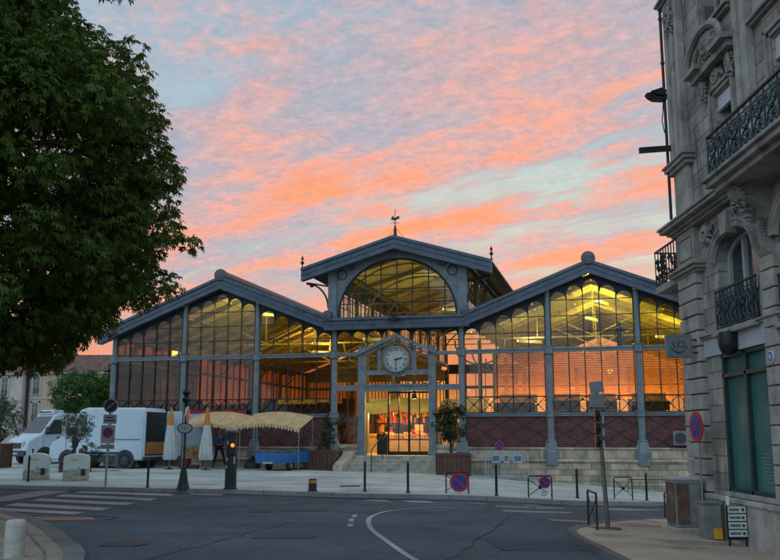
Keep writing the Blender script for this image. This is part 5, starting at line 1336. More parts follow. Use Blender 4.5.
b = MB(); b.tube([(cx, -0.03+0.225*math.cos(R(a)), 2.10+0.225*math.sin(R(a))) for a in range(-10, 200, 15)], 0.02, 5); b.build('pale_rim', M['white_paint'], rd)
# multi-sign post at left
o = thing('road_sign_post', 'grey leaning post with a dark round sign above a square no parking sign', 'road sign', gbase(-8.49, 27.2))
b = MB(); b.cyl((0,0,-0.05),(0.0,0,2.65), 0.033, 0.033, 10); b.build('post', M['pole_grey'], o)
b = MB(); b.lathe((0.02,-0.05,2.40), [(0.215,-0.012),(0.215,0.012)], 26, axis='y'); d_ = b.build('round_sign', M['frame_white'], o)
b = MB(); b.lathe((0.02,-0.066,2.40), [(0.185,-0.003),(0.185,0.003)], 26, axis='y'); b.build('dark_field', mat('dark_sign_field', (0.035,0.02,0.035), 0.4), d_)
b = MB(); b.bar((-0.10,-0.072,2.30),(0.14,-0.072,2.50),0.004,0.03,(0,0,1)); b.build('slash', M['frame_white'], d_)
b = MB(); b.box(-0.18,0.22,-0.05,-0.035,1.86,2.14); pl = b.build('text_plate', M['frame_white'], o)
b = MB()
for k, (xa, xb) in enumerate([(-0.10,0.14),(-0.14,0.18)]): b.box(xa, xb, -0.054, -0.051, 2.03-0.09*k, 2.07-0.09*k)
b.build('plate_text', M['shopframe'], pl)
b = MB(); b.box(-0.22,0.20,-0.05,-0.035,1.28,1.82); sp_ = b.build('square_plate', M['frame_white'], o)
noparking(sp_, (-0.01,-0.06,1.60), 0.155, 'y', -1)
b = MB(); b.prism([(0.08,1.36),(0.16,1.36),(0.16,1.44)], -0.056, -0.051, 'xz'); b.build('arrow', M['sign_red'], sp_)
b = MB(); b.box(-0.22,0.20,-0.048,-0.035,1.12,1.25); b.build('lower_plate', M['pole_grey'], o)
o.rotation_euler = (0, R(0.8), 0)
# leaning pole with two sign backs and a signal seen from the side
o = thing('signal_pole', 'leaning rusty pole with two grey sign backs above a narrow traffic signal', 'traffic signal', gbase(3.86, 16.35))
b = MB(); b.cyl((0.02,0,-0.03),(-0.10,0,2.60), 0.042, 0.034, 10); b.build('pole', mat('rusty_pole', (0.15,0.12,0.10), 0.7, 0.2, 0.3, 6), o)
for z, tl in ((2.50, 0.10), (2.27, -0.05)):
    b = MB(); b.bar((-0.22,-0.03,z-tl*0.1),(0.03,-0.03,z+tl*0.2), 0.03, 0.20); p_ = b.build('sign_back', M['pole_grey'], o, bevel=0.01)
    b = MB(); b.bar((-0.24,-0.012,z-tl*0.1-0.11),(0.05,-0.012,z+tl*0.2-0.11), 0.05, 0.012); b.build('edge', M['frame_white'], p_)
b = MB(); b.box(-0.15,-0.085,-0.09,0.01,1.42,2.12); sg = b.build('signal_head', M['black'], o, bevel=0.01)
mo = mat('orange_edge', (0.62,0.20,0.05), 0.4)  # red-orange light glints along the signal head, put into strip colour
for k in range(3):
    z = 2.0-0.23*k
    b = MB(); b.cyl((-0.12,-0.09,z),(-0.12,-0.17,z-0.02), 0.045, 0.042, 12, caps=False); b.build('visor', M['black'], sg)
    b = MB(); b.tube([(-0.165,-0.10,z-0.09),(-0.165,-0.10,z+0.09),(-0.07,-0.10,z+0.09)], 0.009, 4); b.build('trim', mo, sg)
    b = MB(); b.lathe((-0.12,-0.095,z), [(0.038,-0.005),(0.038,0.01)], 12, axis='y'); b.build('lens', mat('unlit_lens', (0.12,0.04,0.02), 0.2) if k == 0 else bpy.data.materials['unlit_lens'], sg)
for k in range(3):
    b = MB(); b.box(-0.03,0.005,-0.08,-0.05,1.85-0.22*k,1.98-0.22*k); b.build('side_plate', M['frame_white'], o)
b = MB(); b.box(-0.28,0.22,-0.14,0.14,-0.02,0.02); b.build('base_plate', mat('brown_base', (0.12,0.07,0.045), 0.8), o)
# near stone post bottom-left
o = thing('stone_post', 'short pale stone post on the near left pavement', 'bollard', gbase(-4.72, 11.6, 0.08))
b = MB(); b.lathe((0,0,0), [(0.125,-0.02),(0.122,0.40),(0.12,0.455),(0.10,0.478),(0.02,0.485)], 20); b.build('post', mat('pale_cast_stone', (0.40,0.38,0.33), 0.85, 0, 0.2, 6, 0.5, 40, grime=((0.16,0.15,0.12), 4, 0.6)), o, smooth=True)
# recycling bins
M['bin_body'] = mat('pale_bin_plastic', (0.50,0.54,0.50), 0.5, 0, 0.1, 3)
def bin_side(name, seed):
    m = bpy.data.materials.new(name); m.use_nodes = True; T = NT(m.node_tree); p = T.n['Principled BSDF']
    tc = T.node('ShaderNodeTexCoord').outputs['Object']; sp = T.node('ShaderNodeSeparateXYZ'); T.l.new(tc, sp.inputs[0])
    n = T.noise(T.comb(sp.outputs[0], sp.outputs[1], T.m('ADD', sp.outputs[2], seed)), 4.5, 4, 0.6)
    low = T.rng(sp.outputs[2], 0.15, 0.75, 0.20, -0.16)
    k = T.rng(T.m('ADD', n, low), 0.50, 0.54)
    c = T.mix(k, (0.52,0.56,0.52), T.ramp(T.noise(tc, 9, 3, 0.6), [(0.35,(0.07,0.11,0.12)),(0.46,(0.30,0.30,0.22)),(0.55,(0.42,0.40,0.34)),(0.62,(0.32,0.20,0.13)),(0.75,(0.10,0.18,0.24))]))
    T.put(p.inputs['Base Color'], c); p.inputs['Roughness'].default_value = 0.5; return m
def rbin(x, y, label, seed, yellow):
    o = thing('recycling_bin', label, 'recycling bin', gbase(x, y), R(14), 'recycling bins on the plaza')
    prof = [(-0.52,0.04),(-0.52,0.92)] + [(0.52*math.cos(R(180-a)), 0.92+0.20*math.sin(R(a))) for a in range(30, 151, 15)] + [(0.52,0.92),(0.52,0.04)]
    b = MB(); b.prism(prof, -0.45, 0.45, 'xz'); b.build('body', bin_side('bin_pictures_%d' % seed, seed), o, bevel=0.025)
    b = MB(); b.prism([(x_*1.03, z_+0.012) for x_, z_ in prof[1:-1]] , -0.40, 0.40, 'xz'); b.build('hood', M['bin_body'], o, bevel=0.01)
    b = MB(); b.box(0.521,0.528,-0.36,0.36,0.18,0.82); b.build('side_sheet', mat('yellow_green_sheet', (0.46,0.46,0.24), 0.5, 0, 0.4, 4) if yellow else M['bin_body'], o)
    b = MB(); b.box(-0.22,0.10,-0.46,-0.452,0.84,0.90); b.build('yellow_label', mat('label_yellow', (0.48,0.45,0.12), 0.5), o)
    b = MB(); b.cyl((-0.20,-0.05,1.10),(-0.20,-0.05,1.26),0.03,0.03,8); b.sphere((-0.20,-0.05,1.28), 0.045, 5); b.build('lifting_eye', M['black'], o)
    b = MB(); b.box(0.22,0.40,-0.458,-0.452,0.22,0.50); b.build('dark_figure_print', M['iron_deep'], o)
    b = MB(); b.box(-0.50,0.50,-0.43,0.43,0,0.05); b.build('base', M['step'], o)
    o.scale = (0.78, 0.78, 0.80)
rbin(-12.2, 31.4, 'pale picture covered recycling bin on the left, behind a dark bollard', 1, False)
rbin(-10.65, 30.9, 'pale recycling bin with a yellow green side, right one of the two', 5, True)
# planters
def planter(x, y, w_, d_, h, label, rz=0.0, z=0.0):
    o = thing('planter_box', label, 'planter', gbase(x, y, 0.10+z), rz, 'wooden planter boxes')
    b = MB(); n = 7
    for k in range(n):
        a, c = -w_/2+w_*k/n+0.008, -w_/2+w_*(k+1)/n-0.008
        b.box(a, c, -d_/2, -d_/2+0.04, 0.06, h-0.06); b.box(a, c, d_/2-0.04, d_/2, 0.06, h-0.06)
        a, c = -d_/2+d_*k/n+0.008, -d_/2+d_*(k+1)/n-0.008
        b.box(-w_/2, -w_/2+0.04, a, c, 0.06, h-0.06); b.box(w_/2-0.04, w_/2, a, c, 0.06, h-0.06)
    b.box(-w_/2+0.03, w_/2-0.03, -d_/2+0.03, d_/2-0.03, 0.05, h-0.12)
    b.build('boards', M['wood_brown'], o)
    b = MB()
    for z0, z1 in ((0.0,0.07),(h-0.08,h)):
        b.box(-w_/2-0.03, w_/2+0.03, -d_/2-0.03, -d_/2+0.05, z0, z1); b.box(-w_/2-0.03, w_/2+0.03, d_/2-0.05, d_/2+0.03, z0, z1); b.box(-w_/2-0.03, -w_/2+0.05, -d_/2, d_/2, z0, z1); b.box(w_/2-0.05, w_/2+0.03, -d_/2, d_/2, z0, z1)
    for sx in (-1, 1):
        for sy in (-1, 1): b.box(sx*(w_/2)-0.035, sx*(w_/2)+0.035, sy*(d_/2)-0.035, sy*(d_/2)+0.035, 0.0, h)
    b.build('frame', M['wood_brown'], o)
    b = MB(); b.grid(lambda a, c: (-w_/2+0.05+(w_-0.1)*a, -d_/2+0.05+(d_-0.1)*c, h-0.07+0.02*math.sin(a*17)*math.cos(c*13)), 8, 8); b.build('soil', M['soil'], o)
planter(2.55, 36.6, 1.30, 1.1, 0.86, 'wooden planter box right of the entrance steps')
planter(-2.78, 39.0, 1.15, 1.0, 0.84, 'wooden planter box left of the entrance steps', -TH)
planter(-17.7, 40.0, 1.5, 1.2, 1.05, 'dark wooden planter box cut by the left edge of the photo')
planter(-12.75, 36.6, 0.8, 0.8, 0.45, 'low planter under the slender olive tree between the vans')
# crowd barrier with notices and a round sign
o = thing('crowd_barrier', 'grey crowd barrier with white notices leaning at the stone plinth', 'crowd barrier', gbase(4.70, 36.6), -TH*0.9)
b = MB(); b.tube([(-0.85,0,0.10),(-0.85,0,0.98),(-0.78,0,1.04),(0.78,0,1.04),(0.85,0,0.98),(0.85,0,0.10),(-0.85,0,0.10)], 0.026, 6)
for k in range(1, 14): b.tube([(-0.85+1.7*k/14,0,0.1),(-0.85+1.7*k/14,0,1.04)], 0.011, 4)
b.build('frame', M['frame_white'], o)
for s in (-0.6, 0.6):
    b = MB(); b.tube([(s,-0.28,0.0),(s,0,0.14),(s,0.28,0.0)], 0.015, 5); b.build('foot', M['pole_grey'], o)
for k, (x, wd) in enumerate([(-0.42,0.34),(0.0,0.22),(0.45,0.36)]):
    b = MB(); b.box(x-wd/2, x+wd/2, -0.035, -0.025, 0.62, 0.98); p_ = b.build('notice', M['frame_white'], o)
    b = MB(); b.box(x-wd/2+0.04, x+wd/2-0.04, -0.04, -0.036, 0.70, 0.90); b.build('notice_print', mat('blue_print', (0.08,0.14,0.24), 0.6) if k == 0 else bpy.data.materials['blue_print'], p_)
t = thing('parking_sign', 'small round no parking sign on a thin post behind the crowd barrier', 'road sign', gbase(4.48, 37.2))
b = MB(); b.cyl((0,0,-0.02),(0,0,1.5),0.02,0.02,8); b.build('post', M['pole_grey'], t); noparking(t, (0,-0.03,1.28), 0.20, 'y', -1)
o = thing('loading_ramp', 'low pale board lying on the pavement under the crowd barrier', 'board', gbase(5.0, 36.0), -TH)
b = MB(); b.box(-1.3, 1.2, -0.25, 0.25, 0.03, 0.09); b.build('board', M['pole_grey'], o, bevel=0.01)
for q in (-1.0, 0.9):
    b = MB(); b.box(q-0.05, q+0.05, -0.22, 0.22, 0.0, 0.03); b.build('batten', M['iron_dark'], o)
o = thing('thin_barrier', 'thin low metal barrier standing at the plinth behind the far right bollard', 'barrier', gbase(9.6, 34.0), -TH)
b = MB(); b.tube([(-0.7,0,0),(-0.7,0,0.5),(0.7,0,0.5),(0.7,0,0)], 0.018, 5); b.tube([(-0.7,0,0.25),(0.7,0,0.25)], 0.01, 4); b.build('frame', M['iron_dark'], o)

# closed parasols
def parasol(x, y, label, sway):
    o = thing('closed_parasol', label, 'parasol', gbase(x, y), sway, 'closed parasols on the plaza')
    b = MB(); b.cyl((0,0,0.02),(0,0,2.78),0.022,0.02,8); b.build('pole', M['pole_grey'], o)
    b = MB(); b.lathe((0,0,0), [(0.22,0.0),(0.22,0.03),(0.05,0.05),(0.04,0.12)], 14); b.build('foot', M['iron_dark'], o)
    def ring(prof, mm, name, ph=0.0):
        b = MB(); n = 32; vs = []
        for z, r, fl in prof:
            for k in range(n):
                a = 6.283*k/n; rr = r*(1+fl*math.sin(8*a+ph+z)+0.5*fl*math.sin(3*a+2*z)); vs.append((rr*math.cos(a), rr*math.sin(a), z+0.03*fl*8*math.sin(5*a)*0.1))
        m_ = len(prof); b.add(vs, [(j*n+k, j*n+(k+1) % n, (j+1)*n+(k+1) % n, (j+1)*n+k) for j in range(m_-1) for k in range(n)] + [tuple(range((m_-1)*n, m_*n))])
        return b.build(name, mm, o, smooth=True)
    ring([(0.42,0.26,0.28),(0.52,0.33,0.22),(0.9,0.30,0.2),(1.4,0.24,0.16),(1.9,0.17,0.12),(2.2,0.135,0.08)], mat('off_white_cloth', (0.46,0.47,0.45), 0.85, 0, 0.12, 4) if 'off_white_cloth' not in bpy.data.materials else bpy.data.materials['off_white_cloth'], 'cloth')
    ring([(1.95,0.168,0.12),(2.1,0.15,0.08),(2.4,0.115,0.05),(2.65,0.06,0.02),(2.76,0.02,0)], mat('orange_cloth', (0.50,0.19,0.04), 0.8, 0, 0.12, 4) if 'orange_cloth' not in bpy.data.materials else bpy.data.materials['orange_cloth'], 'orange_top')
    b = MB(); b.grid(lambda a, c: (0.20+0.09*math.sin(3*a), -0.16+0.05*c, 0.55+1.4*a), 8, 2); b.build('orange_edge', bpy.data.materials['orange_cloth'], o)
    o.scale = (0.82, 0.82, 0.95)
parasol(-9.38, 38.6, 'closed white parasol with orange top nearest the open van', 0.3)
parasol(-7.75, 38.2, 'closed white parasol with orange top in front of the walking person', 1.3)
# striped awnings on poles
M['stripe'] = striped('yellow_white_stripes', (0.60,0.29,0.06), (0.52,0.43,0.30), 0, 0.14, 0.52)
def awning(t, d, w_, label, z1):
    o = hall_thing('striped_awning', label, 'awning', t, d, 0.12, 'yellow striped market awnings')
    def top(a, c):
        x = -w_/2+w_*a
        return (x, -0.9+1.8*c, z1+0.02+0.18*math.sin(3.1416*min(1,max(0,a*0.9+0.05)))*1.0+0.52*c-0.04*abs(math.sin(a*3.1416*9))*(1-c)-0.15*a)
    b = MB(); b.grid(top, 54, 8)
    b.grid(lambda a, c: (top(a,0)[0], -0.9-0.015*math.sin(a*57), top(a,0)[2]-(0.13+0.04*math.cos(a*w_/0.14*6.283))*c), 108, 1)
    b.build('canopy', M['stripe'], o)
    for sx in (-1, 1):
        for sy in (-0.85, 0.85):
            b = MB(); b.cyl((sx*(w_/2-0.06), sy, -0.1), (sx*(w_/2-0.06), sy, z1+0.1+(0.45 if sy > 0 else -0.1)), 0.018, 0.018, 6); b.build('pole', M['pole_grey'], o)
awning(-7.45, -2.2, 2.6, 'left of the two yellow and white striped market awnings', 1.90)
awning(-4.75, -2.2, 2.75, 'right of the two yellow and white striped market awnings, above the blue trailer', 1.88)
# display panel and crates between van and awning
o = hall_thing('display_panel', 'tall pale blue display panel with a food picture beside the open van', 'display panel', -8.95, -1.6, 0.12)
b = MB(); b.box(-0.46,0.46,-0.03,0.03,0.1,2.45); b.build('board', mat('pale_blue_panel', (0.28,0.36,0.42), 0.5, 0, 0.12, 2), o)
m_ = bpy.data.materials.new('food_picture'); m_.use_nodes = True; T = NT(m_.node_tree); tc = T.node('ShaderNodeTexCoord').outputs['Object']
T.put(T.n['Principled BSDF'].inputs['Base Color'], T.ramp(T.noise(tc, 6, 4, 0.6), [(0.35,(0.05,0.03,0.03)),(0.48,(0.30,0.12,0.05)),(0.58,(0.45,0.30,0.14)),(0.68,(0.10,0.12,0.05))]))
b = MB(); b.box(-0.42,0.42,-0.037,-0.031,0.35,1.05); b.build('picture', m_, o)
for s in (-0.4, 0.4):
    b = MB(); b.box(s-0.03,s+0.03,-0.2,0.2,0,0.1); b.build('foot', M['iron_dark'], o)
for k, (tt, zz, lab) in enumerate([(-8.95,0,'dark red crate under the display panel'),(-8.5,0,'dark red crate on the ground right of the display panel'),(-8.9,0.26,'dark red crate stacked on another under the display panel')]):
    o = hall_thing('red_crate', lab, 'crate', tt, -2.3, 0.12+zz, 'dark red crates by the display panel')
    b = MB(); b.box(-0.2,0.2,-0.14,-0.12,0,0.25); b.box(-0.2,0.2,0.12,0.14,0,0.25); b.box(-0.2,-0.18,-0.14,0.14,0,0.25); b.box(0.18,0.2,-0.14,0.14,0,0.25); b.box(-0.2,0.2,-0.14,0.14,0,0.02); b.build('box', mat('red_plastic', (0.16,0.02,0.025), 0.5) if k == 0 else bpy.data.materials['red_plastic'], o)
    b = MB(); b.box(-0.215,0.215,-0.155,0.155,0.225,0.25); b.build('rim', bpy.data.materials['red_plastic'], o)
o = hall_thing('refuse_bag', 'dark green refuse bag on the plaza left of the blue trailer', 'bag', -6.15, -1.4, 0.12)
b = MB(); b.lathe((0,0,0), [(0.22,0),(0.34,0.08),(0.36,0.25),(0.28,0.42),(0.12,0.52),(0.05,0.55),(0.09,0.62)], 14); b.build('bag', mat('green_bag', (0.015,0.035,0.02), 0.35, 0, 0.3, 5, 0.8, 8), o, smooth=True)
b = MB(); b.lathe((0,0,0.535), [(0.065,0),(0.065,0.03)], 8); b.build('tie', M['black'], o)
o = thing('thin_stand', 'thin pale stand with small foot in front of the large van', 'stand', gbase(-11.3, 37.5))
b = MB(); b.cyl((0,0,0),(0,0,0.62),0.015,0.015,6); b.build('rod', M['pole_grey'], o); b = MB(); b.box(-0.2,0.2,-0.03,0.03,0,0.03); b.box(-0.03,0.03,-0.2,0.2,0.0,0.03); b.build('foot', M['pole_grey'], o)
# blue trailer
M['blue_paint'] = mat('blue_trailer_paint', (0.015,0.11,0.30), 0.45, 0, 0.15, 3)
o = thing('flat_trailer', 'small blue flatbed trailer with low side boards parked on the plaza', 'trailer', (-5.0, 37.3, gz(-5,38)+0.10), R(-30))
TL, TW = 3.1, 1.25
b = MB(); b.box(-TW/2,TW/2,0,TL,0.36,0.42); b.build('bed', M['iron_dark'], o)
for nm, c in (('tail_board',(-TW/2,TW/2,-0.03,0.0,0.30,0.74)), ('front_board',(-TW/2,TW/2,TL,TL+0.03,0.38,0.80)), ('side_board',(-TW/2-0.03,-TW/2,0,TL,0.30,0.74)), ('side_board',(TW/2,TW/2+0.03,0,TL,0.30,0.74))):
    b = MB(); b.box(*c)
    if nm == 'side_board':
        for k in range(5): b.box(c[0]-0.012, c[1]+0.012, TL*k/4-0.02, TL*k/4+0.02, 0.36, 0.76)
    b.build(nm, M['blue_paint'], o)
for sx in (-1, 1):
    for yy in (0.75, 2.3):
        b = MB(); b.lathe((sx*(TW/2-0.08),yy,0.20), [(0.05,-0.07),(0.16,-0.075),(0.20,-0.05),(0.20,0.05),(0.16,0.075),(0.05,0.07)], 18, axis='x'); wl = b.build('wheel', M['black'], o, smooth=True)
        b = MB(); b.lathe((sx*(TW/2-0.08),yy,0.20), [(0.09,-0.082),(0.09,0.082)], 12, axis='x'); b.build('rim', M['pole_grey'], wl)
b = MB(); b.box(-0.25,0.25,-0.05,-0.032,0.28,0.36); b.build('number_plate', M['frame_white'], o)
b = MB()
b.tube([(0.2+0.20*math.cos(R(a)), TL-0.1, 1.02+0.22*math.sin(R(a))) for a in range(0, 361, 20)], 0.014, 5); b.build('hoop', M['pole_grey'], o)
b = MB(); b.sphere((0.15, TL-0.25, 0.80), 0.16, 6, (1.3,1,0.6)); b.build('grey_bundle', M['pole_grey'], o)
b = MB(); b.sphere((-0.2, 0.7, 0.62), 0.2, 6, (1.6,1,0.7)); b.build('dark_load', M['black'], o)
b = MB(); b.tube([(0,TL,0.34),(0,TL+0.7,0.30)], 0.03, 6); b.build('tow_bar', M['iron_dark'], o)

# ------------------------------------------------------------------ vans
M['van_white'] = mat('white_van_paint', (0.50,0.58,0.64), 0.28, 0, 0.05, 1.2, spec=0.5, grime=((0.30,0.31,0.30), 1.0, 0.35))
M['rim_dark'] = mat('dull_steel_rim', (0.07,0.072,0.075), 0.5, 0.4, 0.2, 8)
M['tyre'] = mat('tyre_rubber', (0.02,0.02,0.022), 0.8)
M['bumper'] = mat('dark_bumper', (0.04,0.042,0.045), 0.6)
def van(loc, rz, L, W_, H, label, open_rear=False, plain=False):
    o = thing('delivery_van', label, 'van', loc, rz, None)
    nose = L-1.5
    side = [(0,0.38),(0,H-0.12),(0.10,H-0.02),(nose-0.25,H),(nose+0.10,H-0.10),(nose+0.78,1.42),(L-0.12,1.12),(L,0.90),(L,0.42),(L-0.15,0.34),(0.1,0.34)]
    b = MB(); n = len(side); rows = []
    # three-strip loft gives the sides their tuck-in towards the roof
    def row(y, f): return [(x, y*(1-0.10*max(0, (z-1.1)/(H-1.1))), z) for x, z in side]
    vs = row(-W_/2, 1) + row(W_/2, 1)
    b.add(vs, [(k, (k+1) % n, n+(k+1) % n, n+k) for k in range(n)] + [tuple(range(n-1, -1, -1)), tuple(range(n, 2*n))])
    b.build('body', M['van_white'], o, smooth=True, bevel=0.07)
    def tuck(z): return W_/2*(1-0.10*max(0, (z-1.1)/(H-1.1)))
    # windscreen
    p0, p1 = Vector((nose+0.14, 0, H-0.16)), Vector((nose+0.76, 0, 1.46)); nn = Vector((0.88, 0, 0.47))*0.015
    y0, y1 = tuck(p0.z)-0.10, tuck(p1.z)-0.08
    b = MB(); b.add([(p0.x+nn.x,-y0,p0.z+nn.z),(p0.x+nn.x,y0,p0.z+nn.z),(p1.x+nn.x,y1,p1.z+nn.z),(p1.x+nn.x,-y1,p1.z+nn.z)], [(0,1,2,3)]); b.build('windscreen', M['van_glass'], o)
    for s in (-1, 1):
        def sp(x, z, e=0.012): return (x, s*(tuck(z)+e), z)
        b = MB(); b.add([sp(nose-0.28,1.42),sp(nose+0.60,1.38),sp(nose+0.55,1.50),sp(nose+0.12,H-0.32),sp(nose-0.28,H-0.34)], [(0,1,2,3,4)]); b.build('side_window', M['van_glass'], o)
        b = MB()
        for xx in (nose-0.38, nose+0.66): b.add([sp(xx-0.008,0.55),sp(xx+0.008,0.55),sp(xx+0.008,1.38 if xx > nose else H-0.3),sp(xx-0.008,1.38 if xx > nose else H-0.3)], [(0,1,2,3)])
        b.add([sp(0.15,1.22),sp(nose-1.5,1.22),sp(nose-1.5,1.25),sp(0.15,1.25)], [(0,1,2,3)])
        b.add([sp(nose-1.5,0.5),sp(nose-1.485,0.5),sp(nose-1.485,H-0.25),sp(nose-1.5,H-0.25)], [(0,1,2,3)])
        b.build('door_seams', M['bumper'], o)
        b = MB(); b.box(0.9, L-1.5, s*W_/2-0.02, s*W_/2+0.025, 0.60, 0.70); b.build('side_strip', M['bumper'], o)
        b = MB(); b.box(0.9, L-1.5, s*W_/2-0.06, s*W_/2+0.006, 0.26, 0.56); b.build('sill', M['bumper'], o)
        b = MB(); b.box(nose-0.16,nose-0.02, s*W_/2-0.0, s*W_/2+0.03, 1.22, 1.27); b.build('door_handle', M['bumper'], o)
        b = MB(); b.box(nose+0.42, nose+0.58, s*(W_/2-0.02)-0.0 if s > 0 else -W_/2-0.22, s*(W_/2)+0.22 if s > 0 else -W_/2+0.02, 1.45, 1.75); b.build('mirror', M['bumper'], o, bevel=0.03)
        for xx in (0.85, L-0.95):
            b = MB(); b.lathe((xx, s*(W_/2-0.12), 0.36), [(0.44,-0.13),(0.44,0.128)], 24, axis='y'); b.build('wheel_arch', M['bumper'], o)
            b = MB(); b.lathe((xx, s*(W_/2-0.10), 0.33), [(0.12,-0.11),(0.28,-0.12),(0.33,-0.09),(0.33,0.09),(0.28,0.12),(0.12,0.11)], 22, axis='y'); wl = b.build('wheel', M['tyre'], o, smooth=True)
            b = MB(); b.lathe((xx, s*(W_/2-0.10), 0.33), [(0.19,-0.125),(0.19,0.125),(0.06,0.14)], 14, axis='y'); b.build('rim', M['rim_dark'], wl)
        b = MB(); b.lathe((L-0.03, s*(W_/2-0.30), 0.90), [(0.17,-0.12),(0.16,0.02),(0.10,0.04)], 16, axis='x'); b.build('headlight', M['frame_white'], o, smooth=True)
    b = MB(); b.box(L-0.10, L+0.06, -W_/2+0.04, W_/2-0.04, 0.34, 0.62); b.build('front_bumper', M['bumper'], o, bevel=0.03)
    b = MB(); b.box(L-0.02, L+0.025, -W_/2+0.52, W_/2-0.52, 0.72, 0.98); b.build('grille', M['bumper'], o)
    b = MB(); b.box(L+0.06, L+0.07, -0.26, 0.26, 0.42, 0.53); b.build('number_plate', M['frame_white'], o)
    if not plain:   # cooling unit over the cab
        b = MB(); b.prism([(nose-0.55,H-0.02),(nose-0.5,H+0.16),(nose-0.05,H+0.16),(nose+0.14,H+0.0),(nose+0.10,H-0.08)], -0.62, 0.62, 'xz'); cu = b.build('cooling_unit', M['van_white'], o, bevel=0.03)
        b = MB(); b.box(nose-0.02, nose+0.125, -0.5, 0.5, H+0.02, H+0.09); b.build('vent', M['bumper'], cu)
    if open_rear:
        b = MB(); b.box(-0.012, 0.004, -W_/2+0.16, W_/2-0.16, 0.55, H-0.2); b.build('load_space', M['black'], o)  # flat black panel: shade of the open interior put into its colour
        b = MB(); b.box(-0.03, -0.014, -W_/2+0.22, W_/2-0.22, 0.60, 1.12); b.build('orange_board', mat('orange_board', (0.42,0.17,0.05), 0.6, 0, 0.2, 3), o)
        for s in (-1, 1):
            b = MB(); b.box(-0.75, -0.0, -W_/2-0.01, -W_/2+0.05, 0.5, H-0.14) if s < 0 else b.box(-0.06, 0.0, W_/2-0.10, W_/2+0.02, 0.5, H-0.14)
            b.build('rear_door', M['van_white'], o, bevel=0.02)
        b = MB(); b.box(-0.10, 0.02, -W_/2+0.05, W_/2-0.05, 0.34, 0.48); b.build('rear_bumper', M['bumper'], o)
    return o
M['van_glass'] = mat('van_glass', (0.025,0.04,0.05), 0.05, 0, 0.1, 1, spec=0.9)
v_rz = R(180+50)
fx, fy = -18.0, 43.6
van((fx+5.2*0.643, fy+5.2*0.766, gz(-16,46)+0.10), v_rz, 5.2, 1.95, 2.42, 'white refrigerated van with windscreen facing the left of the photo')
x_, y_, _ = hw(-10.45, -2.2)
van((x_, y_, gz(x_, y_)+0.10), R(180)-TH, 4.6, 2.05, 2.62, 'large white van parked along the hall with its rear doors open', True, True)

# ------------------------------------------------------------------ background houses at left
M['rose_wall'] = mat('rose_beige_render', (0.44,0.31,0.22), 0.9, 0, 0.12, 0.6, grime=((0.32,0.22,0.16), 0.5, 0.4))
M['white_wall'] = mat('pinkish_white_render', (0.46,0.37,0.32), 0.9, 0, 0.12, 0.6)
M['tile_roof'] = mat('red_brown_roof_tiles', (0.15,0.075,0.055), 0.9, 0, 0.3, 1.5, 0.5, 10)
M['band'] = mat('pale_stone_band', (0.38,0.33,0.27), 0.9, 0, 0.1, 1)
def house(name, label, x0, x1, Y, zb, ze, floors, wallm, nwin, first, step, roof_h):
    o = thing(name, label, 'house', (x0, Y, zb))
    W_ = x1-x0; H = ze-zb
    b = MB(); b.box(0, W_, 0, 9, 0, H); b.build('wall', wallm, o)
    b = MB(); b.prism([(-0.4, H), (9.4, H), (7.4, H+roof_h), (1.6, H+roof_h)], -0.3, W_+0.3, 'yz'); ro = b.build('roof', M['tile_roof'], o)
    b = MB(); b.box(W_*0.6, W_*0.6+0.9, 3, 3.6, H+roof_h-0.3, H+roof_h+1.2); b.build('chimney', wallm, ro)
    b = MB(); b.box(-0.1, W_+0.1, -0.35, 0.0, H-0.22, H); b.build('eaves_band', M['band'], o)
    for f_ in floors[1:]:
        b = MB(); b.box(0, W_, -0.08, 0, f_-zb-0.75, f_-zb-0.55); b.build('floor_band', M['band'], o)
    for f_ in floors:
        for k in range(nwin):
            x = first-x0+k*step
            if x+0.5 > W_: break
            f = MB(); z = f_-zb
            f.box(x-0.62, x-0.40, -0.06, 0.02, z-0.2, z+2.3); f.box(x+0.40, x+0.62, -0.06, 0.02, z-0.2, z+2.3); f.box(x-0.62, x+0.62, -0.06, 0.02, z+2.1, z+2.35); f.box(x-0.66, x+0.66, -0.12, 0.02, z-0.3, z-0.2)
            w_ = f.build('window', M['band'], o)
            g = MB(); g.box(x-0.40, x+0.40, -0.02, 0.01, z-0.2, z+2.1); g.build('pane', M['window_dark'], w_)
            g = MB(); g.box(x-0.03, x+0.03, -0.045, -0.02, z-0.2, z+2.1); g.box(x-0.40, x+0.40, -0.045, -0.02, z+1.4, z+1.46); g.box(x-0.40,x-0.34,-0.045,-0.02,z-0.2,z+2.1); g.box(x+0.34,x+0.40,-0.045,-0.02,z-0.2,z+2.1); g.build('sash', M['frame_white'], w_)
            g = MB(); g.bar((x-0.4,-0.10,z+0.55),(x+0.4,-0.10,z+0.55),0.03,0.03)
            for q in range(6): g.bar((x-0.36+q*0.144,-0.10,z-0.15),(x-0.36+q*0.144,-0.10,z+0.55),0.02,0.02,(1,0,0))
            g.build('guard_rail', M['iron_dark'], w_)
    return o
hz0 = 0.3
h1 = house('rendered_house', 'rose beige rendered house with red tiled roof and tall windows behind the white vans', -45.3, -26.0, 112, hz0, 9.5, [3.6, 6.9], M['rose_wall'], 7, -45.3+1.05, 2.95, 2.3)
b = MB(); b.cyl((0.15,-0.15,0.2),(0.15,-0.15,9.0),0.09,0.09,8); b.build('rain_pipe', M['iron_dark'], h1)
house('rendered_house', 'pinkish white house at the far left edge next to the drain pipe', -60, -45.6, 111, hz0, 9.3, [3.4, 6.6], M['white_wall'], 4, -58, 3.4, 1.6)
